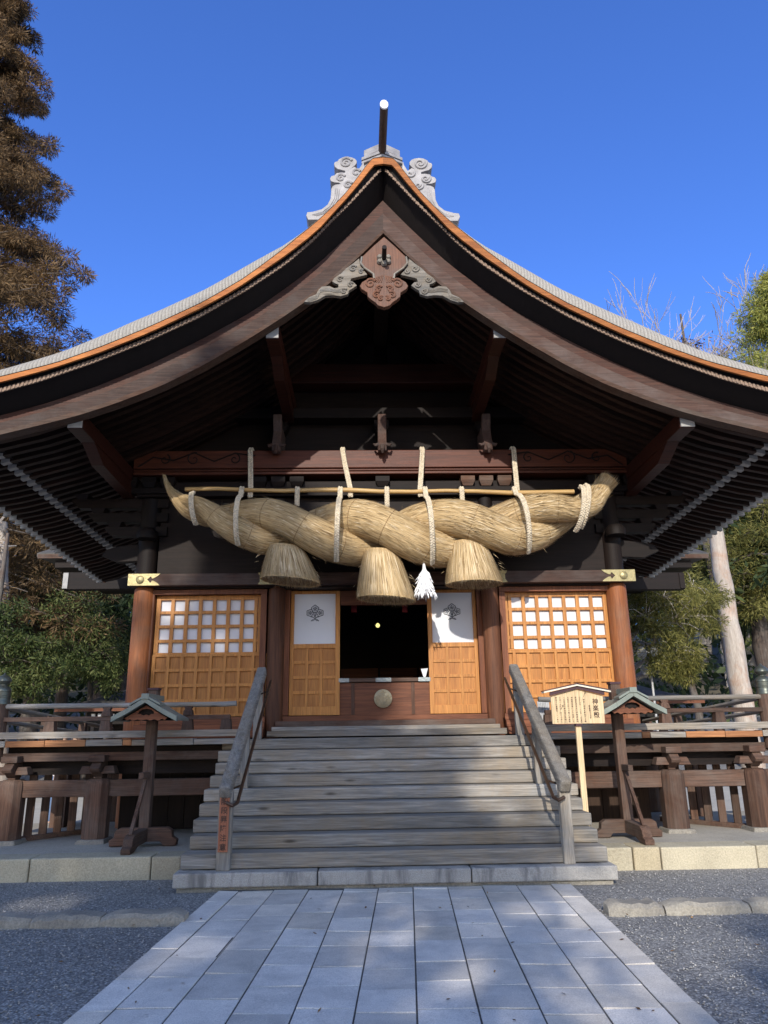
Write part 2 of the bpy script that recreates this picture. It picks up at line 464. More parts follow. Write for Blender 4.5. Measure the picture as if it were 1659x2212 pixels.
# ------------------------------------------------------------------ mesh helpers
class MB:
    def __init__(s):
        s.v, s.f, s.mi, s.uv = [], [], [], {}
        s.cur = 0

    def add(s, vs, fs, uvs=None):
        b = len(s.v)
        s.v.extend([tuple(x) for x in vs])
        for i, f in enumerate(fs):
            if uvs is not None:
                s.uv[len(s.f)] = uvs[i]
            s.f.append(tuple(b + k for k in f))
            s.mi.append(s.cur)
        return s

    def box(s, x0, x1, y0, y1, z0, z1):
        if x0 > x1: x0, x1 = x1, x0
        vs = [(x0, y0, z0), (x1, y0, z0), (x1, y1, z0), (x0, y1, z0), (x0, y0, z1), (x1, y0, z1), (x1, y1, z1), (x0, y1, z1)]
        return s.add(vs, [(0, 3, 2, 1), (4, 5, 6, 7), (0, 1, 5, 4), (1, 2, 6, 5), (2, 3, 7, 6), (3, 0, 4, 7)])

    def frustum(s, cx, cy, z0, z1, w0, d0, w1, d1):
        vs = [(cx + a * w0 / 2, cy + b * d0 / 2, z0) for a, b in ((-1, -1), (1, -1), (1, 1), (-1, 1))]
        vs += [(cx + a * w1 / 2, cy + b * d1 / 2, z1) for a, b in ((-1, -1), (1, -1), (1, 1), (-1, 1))]
        return s.add(vs, [(0, 3, 2, 1), (4, 5, 6, 7), (0, 1, 5, 4), (1, 2, 6, 5), (2, 3, 7, 6), (3, 0, 4, 7)])

    def beam(s, p0, p1, w, h, w1=None, h1=None):
        """square bar from p0 to p1; w is across, h is up"""
        p0, p1 = Vector(p0), Vector(p1)
        d = (p1 - p0).normalized()
        side = d.cross(Vector((0, 0, 1)))
        if side.length < 1e-4: side = Vector((1, 0, 0))
        side.normalize()
        up = side.cross(d)
        w1 = w if w1 is None else w1
        h1 = h if h1 is None else h1
        vs = []
        for p, a, b in ((p0, w, h), (p1, w1, h1)):
            for i, j in ((-1, -1), (1, -1), (1, 1), (-1, 1)):
                vs.append(p + side * (i * a / 2) + up * (j * b / 2))
        return s.add(vs, [(0, 1, 2, 3), (7, 6, 5, 4), (0, 4, 5, 1), (1, 5, 6, 2), (2, 6, 7, 3), (3, 7, 4, 0)])

    def tube(s, path, r, n=8, cap=True, flat=None, uv=False):
        P = [Vector(p) for p in path]
        m = len(P)
        rs = [r] * m if isinstance(r, (int, float)) else list(r)
        t0 = (P[1] - P[0]).normalized()
        ref = Vector((0, 0, 1)) if abs(t0.z) < 0.9 else Vector((0, 1, 0))
        a = t0.cross(ref).normalized()
        vs, us = [], []
        L = 0.0
        for i in range(m):
            t = (P[min(i + 1, m - 1)] - P[max(i - 1, 0)])
            if t.length < 1e-9: t = t0
            t.normalize()
            a = (a - t * a.dot(t))
            if a.length < 1e-6: a = t.cross(Vector((0.3, 0.5, 0.8)))
            a.normalize()
            b = t.cross(a)
            if i: L += (P[i] - P[i - 1]).length
            for k in range(n):
                an = 2 * math.pi * k / n
                q = a * math.cos(an) * rs[i] + b * math.sin(an) * rs[i]
                if flat: q = Vector((q.x * flat[0], q.y * flat[1], q.z * flat[2]))
                vs.append(P[i] + q)
            us.append(L)
        fs, uvs = [], []
        for i in range(m - 1):
            for k in range(n):
                k2 = (k + 1) % n
                fs.append((i * n + k, i * n + k2, (i + 1) * n + k2, (i + 1) * n + k))
                uvs.append(((k / n, us[i]), ((k + 1) / n, us[i]), ((k + 1) / n, us[i + 1]), (k / n, us[i + 1])))
        if cap:
            fs.append(tuple(range(n))[::-1])
            uvs.append(tuple((0.5, us[0]) for _ in range(n)))
            fs.append(tuple((m - 1) * n + k for k in range(n)))
            uvs.append(tuple((0.5, us[-1]) for _ in range(n)))
        return s.add(vs, fs, uvs if uv else None)

    def prism(s, poly, y0, y1, axis='Y'):
        """outline in (x,z) extruded along Y, or (y,z) along X, or (x,y) along Z"""
        n = len(poly)
        fn = {'Y': lambda a, b, d: (a, d, b), 'X': lambda a, b, d: (d, a, b), 'Z': lambda a, b, d: (a, b, d)}[axis]
        vs = [fn(a, b, y0) for a, b in poly] + [fn(a, b, y1) for a, b in poly]
        fs = [tuple(range(n)), tuple(range(2 * n - 1, n - 1, -1))]
        for i in range(n):
            j = (i + 1) % n
            fs.append((i, i + n, j + n, j))
        return s.add(vs, fs)

    def lathe(s, prof, cx, cy, n=16, sx=1.0):
        vs = []
        for r, z in prof:
            for k in range(n):
                an = 2 * math.pi * (k + 0.5) / n
                vs.append((cx + r * math.cos(an) * sx, cy + r * math.sin(an), z))
        m = len(prof)
        fs = [(i * n + k, i * n + (k + 1) % n, (i + 1) * n + (k + 1) % n, (i + 1) * n + k) for i in range(m - 1) for k in range(n)]
        fs += [tuple(range(n))[::-1], tuple((m - 1) * n + k for k in range(n))]
        return s.add(vs, fs)

    def loft(s, rows, uvrows=None):
        """rows: list of equal-length point lists"""
        m, n = len(rows), len(rows[0])
        vs = [p for r in rows for p in r]
        fs, uvs = [], []
        for i in range(m - 1):
            for k in range(n - 1):
                fs.append((i * n + k, i * n + k + 1, (i + 1) * n + k + 1, (i + 1) * n + k))
                if uvrows: uvs.append((uvrows[i][k], uvrows[i][k + 1], uvrows[i + 1][k + 1], uvrows[i + 1][k]))
        return s.add(vs, fs, uvs if uvrows else None)

    def build(s, name, mat, parent=None, smooth=False, bevel=0.0, loc=None, fix=True):
        me = bpy.data.meshes.new(name)
        me.from_pydata(s.v, [], s.f)
        mats = mat if isinstance(mat, (list, tuple)) else [mat]
        for q in mats: me.materials.append(q)
        if len(mats) > 1: me.polygons.foreach_set('material_index', s.mi)
        if s.uv:
            u = me.uv_layers.new(name='UVMap')
            for fi, c in s.uv.items():
                for li, q in zip(me.polygons[fi].loop_indices, c): u.data[li].uv = q
        if fix:
            import bmesh
            bm = bmesh.new()
            bm.from_mesh(me)
            bmesh.ops.recalc_face_normals(bm, faces=bm.faces)
            bm.to_mesh(me)
            bm.free()
        if smooth:
            me.polygons.foreach_set('use_smooth', [True] * len(me.polygons))
            if smooth != 'all': me.set_sharp_from_angle(angle=R(40))
        o = bpy.data.objects.new(name, me)
        COL.objects.link(o)
        if parent is not None:
            o.parent = parent
            o.matrix_parent_inverse = Matrix.Translation(-parent.location) if parent.location.length else Matrix()
        if bevel:
            b = o.modifiers.new('bevel', 'BEVEL')
            b.width = bevel
            b.segments = 2
            b.limit_method = 'ANGLE'
            b.angle_limit = R(35)
        return o


def root(name, label, cat, loc=(0, 0, 0), group=None):
    o = bpy.data.objects.new(name, None)
    o.empty_display_size = 0.2
    o.location = loc
    COL.objects.link(o)
    return tag(o, label, cat, group)


def tag(o, label=None, cat=None, group=None, kind=None):
    if label: o['label'] = label
    if cat: o['category'] = cat
    if group: o['group'] = group
    if kind: o['kind'] = kind
    return o


def lab(o, label):
    o['label'] = label
    return o


def fast_mesh(name, V, nper, mat, parent=None):
    """V: (N*nper,3) array, every nper vertices one face"""
    N = len(V) // nper
    me = bpy.data.meshes.new(name)
    me.vertices.add(len(V))
    me.vertices.foreach_set('co', np.asarray(V, np.float32).ravel())
    me.loops.add(len(V))
    me.loops.foreach_set('vertex_index', np.arange(len(V), dtype=np.int32))
    me.polygons.add(N)
    me.polygons.foreach_set('loop_start', np.arange(0, len(V), nper, dtype=np.int32))
    me.materials.append(mat)
    me.update(calc_edges=True)
    o = bpy.data.objects.new(name, me)
    COL.objects.link(o)
    if parent is not None:
        o.parent = parent
        o.matrix_parent_inverse = Matrix.Translation(-parent.location)
    return o


def unit(a):
    return a / np.maximum(np.linalg.norm(a, axis=1, keepdims=True), 1e-9)


def blade_verts(P, D, L, Wd, nrm=None):
    """leaf-shaped quads"""
    N = len(P)
    D = unit(D)
    rn = unit(rng.normal(size=(N, 3))) if nrm is None else nrm
    Sd = unit(np.cross(D, rn))
    L = np.broadcast_to(np.asarray(L, float), (N,))[:, None]
    Wd = np.broadcast_to(np.asarray(Wd, float), (N,))[:, None]
    out = np.empty((N, 4, 3))
    out[:, 0] = P
    out[:, 1] = P + D * L * 0.45 + Sd * Wd * 0.5
    out[:, 2] = P + D * L
    out[:, 3] = P + D * L * 0.45 - Sd * Wd * 0.5
    return out.reshape(-1, 3)


def braid(mb, path, w=0.035, pitch=0.11, r=0.017, flatdir=None):
    """three-strand plait along a path"""
    P = [Vector(p) for p in path]
    cum = [0.0]
    for i in range(1, len(P)): cum.append(cum[-1] + (P[i] - P[i - 1]).length)
    T = cum[-1]
    n = max(8, int(T / pitch * 9))
    pts, tan = [], []
    for i in range(n + 1):
        q = T * i / n
        k = max(1, next((j for j in range(1, len(cum)) if cum[j] >= q - 1e-9), len(cum) - 1))
        u = (q - cum[k - 1]) / max(1e-9, cum[k] - cum[k - 1])
        pts.append(P[k - 1].lerp(P[k], u))
    for i in range(n + 1):
        tan.append((pts[min(n, i + 1)] - pts[max(0, i - 1)]).normalized())
    for k in range(3):
        q = []
        for i in range(n + 1):
            fd = Vector(flatdir) if flatdir else Vector((0, -1, 0))
            side = tan[i].cross(fd)
            if side.length < 1e-3: side = Vector((1, 0, 0))
            side.normalize()
            nr = side.cross(tan[i])
            th = 2 * math.pi * (T * i / n / pitch + k / 3)
            q.append(pts[i] + side * (w * math.sin(th)) + nr * (0.6 * r * math.sin(2 * th)))
        mb.tube(q, r, 6)
    return mb


def spiral(mb, cx, cz, y, r0, turns, r, hand=1, a0=0.0, n=26, end=0.12):
    pts = []
    for i in range(n + 1):
        t = i / n
        rr = r0 * (1 - t * (1 - end))
        a = a0 + hand * turns * 2 * math.pi * t
        pts.append((cx + rr * math.cos(a), y, cz + rr * math.sin(a)))
    mb.tube(pts, [r * (1 - 0.5 * i / n) for i in range(n + 1)], 6)


GX = 0.03       # the hall's centre line

# ------------------------------------------------------------------ ground, path, terrace
gm = MB()
xs = [-400, -120, -40, -15, 15, 40, 120, 400]
ys = [-80, -20, 0, 12, 24, 40, 60, 110, 400]


def gz(x, y):
    return -0.012 if y < 30 else -0.012 + min(14, (y - 30) * 0.22)


gm.loft([[(x, y, gz(x, y)) for x in xs] for y in ys])
ground = tag(gm.build('gravel_ground', M['gravel']), 'grey gravel ground around the path and the hall', 'gravel', kind='structure')

PA = R(3.1)
PO = Vector((0.02, 8.62, 0))


def pp(u, v, z):
    """path coordinates: u across, v towards the viewer"""
    return (PO.x + u * math.cos(PA) - v * math.sin(PA), PO.y - u * math.sin(PA) - v * math.cos(PA), z)


widths = [0.22] + [0.365] * 9 + [0.22]
tot = sum(widths)
pm = MB()
u = -tot / 2
for ci, wd in enumerate(widths):
    v = -0.12 if ci in (0, 10) else random.uniform(-0.45, -0.15)
    while v < 11:
        ln = random.uniform(0.6, 0.85) if ci in (0, 10) else random.uniform(0.4, 0.6)
        v0, v1 = max(v, 0.02 + (u + wd / 2) * math.tan(-PA)), v + ln
        if v1 > v0 + 0.05:
            g = 0.006
            zt = 0.014 + random.uniform(-0.004, 0.004)
            tl = random.uniform(-0.004, 0.004)
            sk = random.uniform(-0.006, 0.006)
            c = [(u + g, v0 + g), (u + wd - g, v0 + g + sk), (u + wd - g, v1 - g + sk), (u + g, v1 - g)]
            b = 0.004
            ctr = (u + wd / 2, (v0 + v1) / 2)
            top = [pp(a + (b if a < ctr[0] else -b), q + (b if q < ctr[1] else -b), zt + (tl if a < ctr[0] else -tl)) for a, q in c]
            mid = [pp(a, q, zt - 0.002) for a, q in c]
            bot = [pp(a, q, -0.02) for a, q in c]
            pm.add(bot + mid + top, [(8, 9, 10, 11)] + [(k, (k + 1) % 4, 4 + (k + 1) % 4, 4 + k) for k in range(4)] + [(4 + k, 4 + (k + 1) % 4, 8 + (k + 1) % 4, 8 + k) for k in range(4)])
        v += ln
    u += wd
tag(pm.build('path', M['path']), 'granite slab path leading to the steps', 'path', kind='structure')
pb = MB()
pb.add([pp(-tot / 2 + 0.02, 0.0, 0.007), pp(tot / 2 - 0.02, 0.0, 0.007), pp(tot / 2 - 0.02, 11, 0.007), pp(-tot / 2 + 0.02, 11, 0.007)], [(0, 1, 2, 3)])
tag(pb.build('path_bed', M['pathbed']), 'gritty joints under the path slabs', 'path', kind='structure')

# loose pebbles on the gravel near the viewer
N = 26000
pebx = rng.uniform(-6.5, 6.5, N)
peby = 3.2 + 6.2 * rng.random(N) ** 1.2
cu = (pebx - PO.x) * math.cos(PA) - (peby - PO.y) * math.sin(PA)
keep = (np.abs(cu) > tot / 2 + 0.01) & ~((np.abs(pebx) < 2.5) & (peby > 8.5))
pebx, peby = pebx[keep], peby[keep]
N = len(pebx)
sz = rng.uniform(0.004, 0.011, N)[:, None]
octv = np.array([(1, 0, 0), (0, 1, 0), (-1, 0, 0), (0, -1, 0), (0, 0, 0.7), (0, 0, -0.7)], float)
tri = [(0, 1, 4), (1, 2, 4), (2, 3, 4), (3, 0, 4), (1, 0, 5), (2, 1, 5), (3, 2, 5), (0, 3, 5)]
ang = rng.uniform(0, 6.28, N)
cs, sn = np.cos(ang), np.sin(ang)
base = octv[None] * rng.uniform(0.65, 1.35, (N, 6, 1)) * sz[:, :, None]
X = base[..., 0] * cs[:, None] - base[..., 1] * sn[:, None] + pebx[:, None]
Yv = base[..., 0] * sn[:, None] + base[..., 1] * cs[:, None] + peby[:, None]
Z = base[..., 2] - 0.004
VV = np.stack([X, Yv, Z], -1).reshape(-1, 3)
FF = (np.array(tri)[None] + (np.arange(N) * 6)[:, None, None]).reshape(-1, 3)
me = bpy.data.meshes.new('pebbles')
me.vertices.add(len(VV)); me.vertices.foreach_set('co', VV.astype(np.float32).ravel())
me.loops.add(FF.size); me.loops.foreach_set('vertex_index', FF.astype(np.int32).ravel())
me.polygons.add(len(FF)); me.polygons.foreach_set('loop_start', np.arange(0, FF.size, 3, dtype=np.int32))
me.materials.append(M['pebble']); me.update(calc_edges=True)
peb = bpy.data.objects.new('pebbles', me)
COL.objects.link(peb)
tag(peb, 'loose grey gravel pebbles on both sides of the path', 'gravel', kind='stuff')

# terrace with joints
tb = MB()
tb.box(-14, 14, 9.75, 13.2, -0.03, 0.232)
tag(tb.build('terrace', M['terrtop'], bevel=0.01), 'pale paved terrace under the veranda', 'terrace', kind='structure')
te = MB()
for sgn in (-1, 1):
    x = 2.44
    k = 0
    lens = [0.42, 0.33, 1.15, 1.3, 1.2, 1.4, 1.3, 1.2, 1.4] if sgn > 0 else [0.35, 1.4, 1.3, 1.25, 1.3, 1.4, 1.3, 1.2]
    for ln in lens:
        jy = random.uniform(-0.01, 0.01)
        te.box(sgn * (x + 0.006), sgn * (x + ln - 0.006), 9.45 + jy, 9.86, -0.03, 0.236 + random.uniform(-.006, .006))
        x += ln
tag(te.build('terrace_edge', M['terrace'], bevel=0.018), 'buff stone blocks edging the terrace', 'terrace', kind='structure')

# rough edging stones lying in the gravel
EG = 'rough edging stones set in the gravel'
for (px0, px1, wl, y) in ((-150, 72, 'leftmost rough edging stone in the gravel, cut by the left frame edge', 1962), (75, 221, 'short flat edging stone in the gravel left of the path, not touching it', 1962),
                          (222, 402, 'long flat edging stone in the gravel ending at the left side of the path', 1962),
                          (1310, 1428, 'brown edging stone in the gravel touching the right side of the path', 1957), (1432, 1615, 'long edging stone with a hollow front, middle one right of the path', 1957),
                          (1618, 1800, 'pale edging stone in the gravel cut by the right frame edge', 1957)):
    a, b = at(px0, y, 7.35), at(px1, y, 7.35)
    mb = MB()
    n = 7
    rows = []
    for i in range(n + 1):
        x = a.x + (b.x - a.x) * i / n
        e = 0.03 * (1 if i in (0, n) else 0)
        h = 0.085 + random.uniform(-0.012, 0.012) - e * 0.7
        y0, y1 = 7.26 + random.uniform(-0.015, 0.015) + e, 7.52 + random.uniform(-0.02, 0.02) - e
        rows.append([(x, y0, -0.02), (x, y0 + 0.01, h - 0.03), (x, y0 + 0.045, h), (x, y1 - 0.03, h), (x, y1, -0.02)])
    mb.loft(rows)
    mb.add(rows[0], [(0, 1, 2, 3, 4)]); mb.add(rows[-1], [(4, 3, 2, 1, 0)])
    tag(mb.build('edging_stone', M['kerb'], smooth=True), wl, 'edging stone', EG)

# ------------------------------------------------------------------ stone step and wooden stair
ss = root('stone_step', 'long granite step of three blocks at the foot of the wooden stair', 'step', (0.02, 8.9, 0))
for x0, x1 in ((-2.34, -0.815), (-0.805, 0.83), (0.84, 2.41)):
    mb = MB()
    mb.box(x0, x1, 8.64 + random.uniform(-.004, .004), 9.2, 0.035, 0.18)
    mb.build('stone_block', M['stonestep'], ss, bevel=0.016)
mb = MB()
mb.box(-2.3, 2.36, 8.68, 9.2, -0.03, 0.033)
mb.build('footing', M['kerb'], ss)

st = root('wooden_stair', 'weathered grey stair of solid timber steps up to the hall', 'staircase', (0.04, 9.9, 0.18))
RUN, RISE = 0.256, 0.1465
for k in range(9):
    y0 = 8.82 + RUN * k + random.uniform(-.008, .008)
    zt = 0.345 + RISE * k
    mb = MB()
    e0, e1 = random.uniform(-.02, .02), random.uniform(-.02, .02)
    mb.box(-2.29 + e0, 2.37 + e1, y0, y0 + 0.33, zt - RISE + 0.006 - (0.016 if k == 0 else 0), zt)
    mb.build('step', M['greyX'], st, bevel=0.014)
XL, XR = -1.835, 1.93
for x, sg in ((XL, 1), (XR, -1)):
    p0, p1 = Vector((x, 8.68, 0.97)), Vector((x + sg * 0.03, 11.12, 2.47))
    h = MB()
    h.beam(p0, p1, 0.135, 0.15)
    hr = h.build('handrail', M['greyY'], st, bevel=0.03)
    for y, zt, zb, w in ((8.8, 0.99, 0.18, 0.15 if sg > 0 else 0.125), (10.0, 1.72, 0.9, 0.1), (11.05, 2.38, 1.5, 0.12)):
        q = MB()
        q.box(x - w / 2, x + w / 2, y - w * 0.4, y + w * 0.4, zb, zt)
        q.build('handrail_post', M['greyZ'], hr, bevel=0.01)
    q = MB()
    off = Vector((sg * 0.13, 0.05, -0.12))
    a, b = p0 + off, p1 + off
    dr = (b - a).normalized()
    path = [p0 + Vector((sg * 0.02, 0.03, -0.1)), p0 + Vector((sg * 0.09, 0.0, -0.13)), a + dr * 0.03, a + dr * 0.1, b - dr * 0.05]
    q.tube(path, 0.02, 8)
    q.build('pipe_rail', M['steel'], hr, smooth=True)
    q = MB()
    q.tube([a + dr * 0.35, a + dr * 0.35 + Vector((-sg * 0.13, 0, -0.05))], 0.012, 6)
    q.tube([b - dr * 0.35, b - dr * 0.35 + Vector((-sg * 0.13, 0, -0.05))], 0.012, 6)
    q.build('rail_bracket', M['steel'], hr)


# ------------------------------------------------------------------ text
def text_into(mb, ch, cx, cz, y, size, sx=1.0, thin=0.0015):
    c = bpy.data.curves.new('t', 'FONT')
    c.body = ch
    c.size = size
    c.align_x = 'CENTER'
    c.align_y = 'CENTER'
    c.extrude = 0
    c.resolution_u = 2
    c.offset = size * 0.018
    o = bpy.data.objects.new('t', c)
    COL.objects.link(o)
    bpy.context.view_layer.update()
    dg = bpy.context.evaluated_depsgraph_get()
    me = bpy.data.meshes.new_from_object(o.evaluated_get(dg))
    if len(me.vertices):
        co = np.array([v.co[:] for v in me.vertices])
        mid = (co.max(0) + co.min(0)) / 2
        vs = [(cx + (a - mid[0]) * sx, y, cz + (b - mid[1])) for a, b, _ in co]
        mb.add(vs, [tuple(p.vertices) for p in me.polygons])
    bpy.data.objects.remove(o)
    bpy.data.curves.remove(c)
    bpy.data.meshes.remove(me)


cs_ = root('caution_sign', 'narrow terracotta caution board with black characters on the left handrail post', 'sign', (XL, 8.735, 0.6))
mb = MB()
mb.box(XL - 0.058, XL + 0.048, 8.722, 8.737, 0.37, 0.965)
mb.build('board', M['terracotta'], cs_, bevel=0.003)
mb = MB()
for i, ch in enumerate('階段昇降注意'):
    text_into(mb, ch, XL - 0.006, 0.885 - i * 0.0925, 8.7195, 0.074)
mb.build('lettering', M['signink'], cs_, fix=False)

# ------------------------------------------------------------------ roof curves
def curve(pts):
    xs_, zs_ = zip(*pts)
    # smooth with a small kernel on a dense table
    X_ = np.linspace(0, xs_[-1], 400)
    Z_ = np.interp(X_, xs_, zs_)
    k = np.hanning(19); k /= k.sum()
    Zp = np.pad(Z_, 9, mode='edge')
    Zs = np.convolve(Zp, k, 'valid')
    wgt = np.clip(X_ / 0.3, 0, 1) * np.clip((xs_[-1] - X_) / 0.3, 0, 1)
    Z_ = Z_ * (1 - wgt) + Zs * wgt
    return lambda x: float(np.interp(abs(x), X_, Z_))


bb_lo = curve([(0, 8.9), (.35, 8.5), (.8, 8.03), (1.05, 7.8), (1.45, 7.48), (1.95, 7.11), (2.64, 6.65), (3.2, 6.34), (3.8, 6.08), (4.3, 5.9), (4.8, 5.76), (5.4, 5.6), (6.0, 5.47), (6.75, 5.36)])
bb_hi = curve([(0, 9.5), (.36, 9.06), (.8, 8.56), (1.04, 8.31), (1.45, 7.95), (1.95, 7.54), (2.67, 7.08), (3.38, 6.68), (4.07, 6.35), (4.77, 6.08), (5.4, 5.89), (6.0, 5.75), (6.85, 5.62)])
_ser0 = curve([(0, 9.83), (.05, 9.78), (.46, 9.24), (.8, 8.84), (1.02, 8.56), (1.42, 8.15), (1.95, 7.73), (2.62, 7.27), (3.32, 6.89), (4.0, 6.57), (4.69, 6.29), (5.32, 6.09), (6.0, 5.93), (6.85, 5.8)])
ser = lambda x: _ser0(x) - 0.0112 * (_ser0(x) - 1.6)
or_lo = curve([(0, 9.74), (.13, 9.74), (.25, 9.55), (.47, 9.22), (.83, 8.75), (.95, 8.58), (1.2, 8.34), (1.4, 8.16), (1.53, 8.05), (2.13, 7.57), (2.58, 7.28), (3.26, 6.9), (3.92, 6.59), (4.57, 6.34), (5.22, 6.14), (6, 5.98), (6.85, 5.86)])
or_hi = curve([(0, 9.89), (.16, 9.88), (.28, 9.69), (.45, 9.41), (.6, 9.18), (.75, 9.0), (.98, 8.74), (1.27, 8.46), (1.5, 8.23), (2, 7.79), (2.55, 7.41), (3.26, 7.02), (3.9, 6.71), (4.5, 6.46), (5.24, 6.25), (6, 6.08), (6.85, 5.97)])
XE, YB = 6.85, 18.2


def drop(x, y):
    """the eaves sag a little towards the middle of the side"""
    t = min(1, max(0, (abs(x) - 3.5) / 3.0))
    return -0.055 * max(0.0, y - 10.5) * t * t


hall = root('shrine_hall', 'dark timber shrine hall with a sweeping gable roof, seen from the front', 'shrine hall', (GX, 12.4, 0))
XS = sorted(set([round(v, 3) for v in np.linspace(-XE, XE, 75)] + [-.13, .13, -.16, .16, -.25, .25]))

# roof skin: rolled up behind the verge
rows, uvr = [], []
def lift_at(x):
    t = min(1, max(0, (abs(x) - 0.8) / 1.3))
    t2 = min(1, max(0, (abs(x) - 3.6) / 2.2))
    return (0.12 + 0.88 * t * t * (3 - 2 * t)) * (1 - 0.45 * t2)


for y, lift in ((9.15, 0.0), (9.152, 0.035), (9.17, 0.09), (9.21, 0.18), (9.27, 0.265), (9.36, 0.35), (9.5, 0.43), (9.7, 0.49), (10.0, 0.53), (11.5, 0.55), (13, 0.55), (15, 0.55), (YB, 0.55)):
    row, uvs, arc = [], [], 0
    prev = None
    for x in XS:
        z = or_hi(x) + lift * lift_at(x) + drop(x, y)
        row.append((x + GX, y, z))
    arcs = [0]
    for i in range(1, len(row)): arcs.append(arcs[-1] + math.hypot(row[i][0] - row[i - 1][0], row[i][2] - row[i - 1][2]))
    half = arcs[-1] / 2
    rows.append(row)
    uvr.append([(y, abs(a - half) + 0.4 * lift) for a in arcs])
mb = MB()
mb.loft(rows, uvr)
roof = mb.build('roof', M['roof'], hall, smooth=True)
# verge board (orange), in two halves
for sg in (-1, 1):
    xx = [x for x in XS if x * sg >= 0]
    xx = xx if sg > 0 else xx[::-1]
    mb = MB()
    poly = [(x + GX, or_lo(x)) for x in xx] + [(x + GX, or_hi(x) - 0.012) for x in reversed(xx)]
    for i in range(len(xx) - 1):
        a, b = xx[i], xx[i + 1]
        mb.prism([(a + GX, or_lo(a) + .022), (b + GX, or_lo(b) + .022), (b + GX, or_hi(b) - 0.014), (a + GX, or_hi(a) - 0.014)], 9.148, 9.185)
    vb = mb.build('verge_board', M['orange'], roof)
    mb = MB()
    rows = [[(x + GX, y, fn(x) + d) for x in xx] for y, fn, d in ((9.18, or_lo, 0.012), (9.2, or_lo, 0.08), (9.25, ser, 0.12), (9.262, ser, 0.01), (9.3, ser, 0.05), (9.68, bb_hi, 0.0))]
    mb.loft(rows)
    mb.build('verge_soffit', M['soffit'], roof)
    mb = MB()                                            # saw-toothed edge of shingle ends
    s_, x = 0.0, 0.03
    k = 0
    while x < XE - 0.05:
        dx = 0.028
        z0, z1 = ser(x), ser(x + dx)
        hgt = 0.06
        o = 0.012 * (k % 2)
        mb.add([(sg * x + GX, 9.245 - o, z0), (sg * (x + dx) + GX, 9.245 - o, z0 - 0.012), (sg * (x + dx) + GX, 9.245 - o, z1 + hgt), (sg * x + GX, 9.245 - o, z0 + hgt),
                (sg * x + GX, 9.262, z0), (sg * (x + dx) + GX, 9.262, z0 - 0.012), (sg * (x + dx) + GX, 9.262, z1 + hgt), (sg * x + GX, 9.262, z0 + hgt)],
               [(0, 1, 2, 3), (0, 4, 5, 1), (1, 5, 6, 2), (2, 6, 7, 3), (3, 7, 4, 0)])
        x += dx
        k += 1
    mb.build('shingle_edge', M['shingle'], roof)
# deck above the rafters
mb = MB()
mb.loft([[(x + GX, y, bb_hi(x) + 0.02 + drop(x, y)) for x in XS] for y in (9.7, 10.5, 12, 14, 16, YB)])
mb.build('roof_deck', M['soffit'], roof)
mb = MB()                                                # eave edge boards
for sg in (-1, 1):
    for i in range(8):
        y0, y1 = 9.3 + i * 1.11, 9.3 + (i + 1) * 1.11
        d0, d1 = drop(XE, y0), drop(XE, y1)
        xa, xb = sg * (XE - 0.12) + GX, sg * XE + GX
        mb.add([(xa, y0, 5.63 + d0), (xb, y0, 5.66 + d0), (xb, y0, 5.97 + d0), (xa, y0, 5.97 + d0), (xa, y1, 5.63 + d1), (xb, y1, 5.66 + d1), (xb, y1, 5.97 + d1), (xa, y1, 5.97 + d1)],
               [(0, 1, 2, 3), (4, 7, 6, 5), (0, 4, 5, 1), (1, 5, 6, 2), (2, 6, 7, 3), (3, 7, 4, 0)])
mb.build('eave_board', M['redY'], roof)

# bargeboards
for sg in (-1, 1):
    xx = [0.0] + [x for x in XS if x > 0.0 and x <= 6.75]
    if sg < 0: pass
    def strip(mb, lo, hi, y0, y1):
        for i in range(len(xx) - 1):
            a, b = xx[i], xx[i + 1]
            mb.prism([(sg * a + GX, lo(a)), (sg * b + GX, lo(b)), (sg * b + GX, hi(b)), (sg * a + GX, hi(a))], y0, y1)
    q = lambda t: (lambda x: bb_lo(x) + (bb_hi(x) - bb_lo(x)) * t)
    mb = MB(); strip(mb, q(0.0), q(0.56), 9.6, 9.77)
    bb = mb.build('bargeboard', M['agedX'], hall)
    mb = MB(); strip(mb, q(0.575), q(0.99), 9.625, 9.77)
    mb.build('upper_fascia', M['fascia'], bb)
    mb = MB(); strip(mb, lambda x: bb_lo(x) - 0.035, lambda x: bb_lo(x) + 0.03, 9.575, 9.76)
    mb.build('edge_moulding', M['brownX'], bb)

# rafters
ys_r = [9.95 + 0.23 * i for i in range(35)]


def raft(mb, pts, w, h, y):
    n = len(pts)
    for i in range(n - 1):
        (xa, za), (xb, zb) = pts[i], pts[i + 1]
        mb.add([(xa, y - w / 2, za), (xb, y - w / 2, zb), (xb, y + w / 2, zb), (xa, y + w / 2, za), (xa, y - w / 2, za + h), (xb, y - w / 2, zb + h), (xb, y + w / 2, zb + h), (xa, y + w / 2, za + h)],
               [(0, 3, 2, 1), (4, 5, 6, 7), (0, 1, 5, 4), (2, 3, 7, 6)])
    xa, za = pts[-1]
    mb.cur = 1
    (xb, zb) = pts[-2]
    f = 0.13 / abs(xa - xb)
    xc, zc = xa + (xb - xa) * f, za + (zb - za) * f
    e = .003
    ex = xa + (e if xa > xc else -e)
    mb.add([(xc, y - w / 2 - e, zc - e), (ex, y - w / 2 - e, za - e), (ex, y + w / 2 + e, za - e), (xc, y + w / 2 + e, zc - e), (xc, y - w / 2 - e, zc + h), (ex, y - w / 2 - e, za + h), (ex, y + w / 2 + e, za + h), (xc, y + w / 2 + e, zc + h)],
           [(0, 3, 2, 1), (0, 1, 5, 4), (2, 3, 7, 6), (1, 2, 6, 5)])
    mb.cur = 0


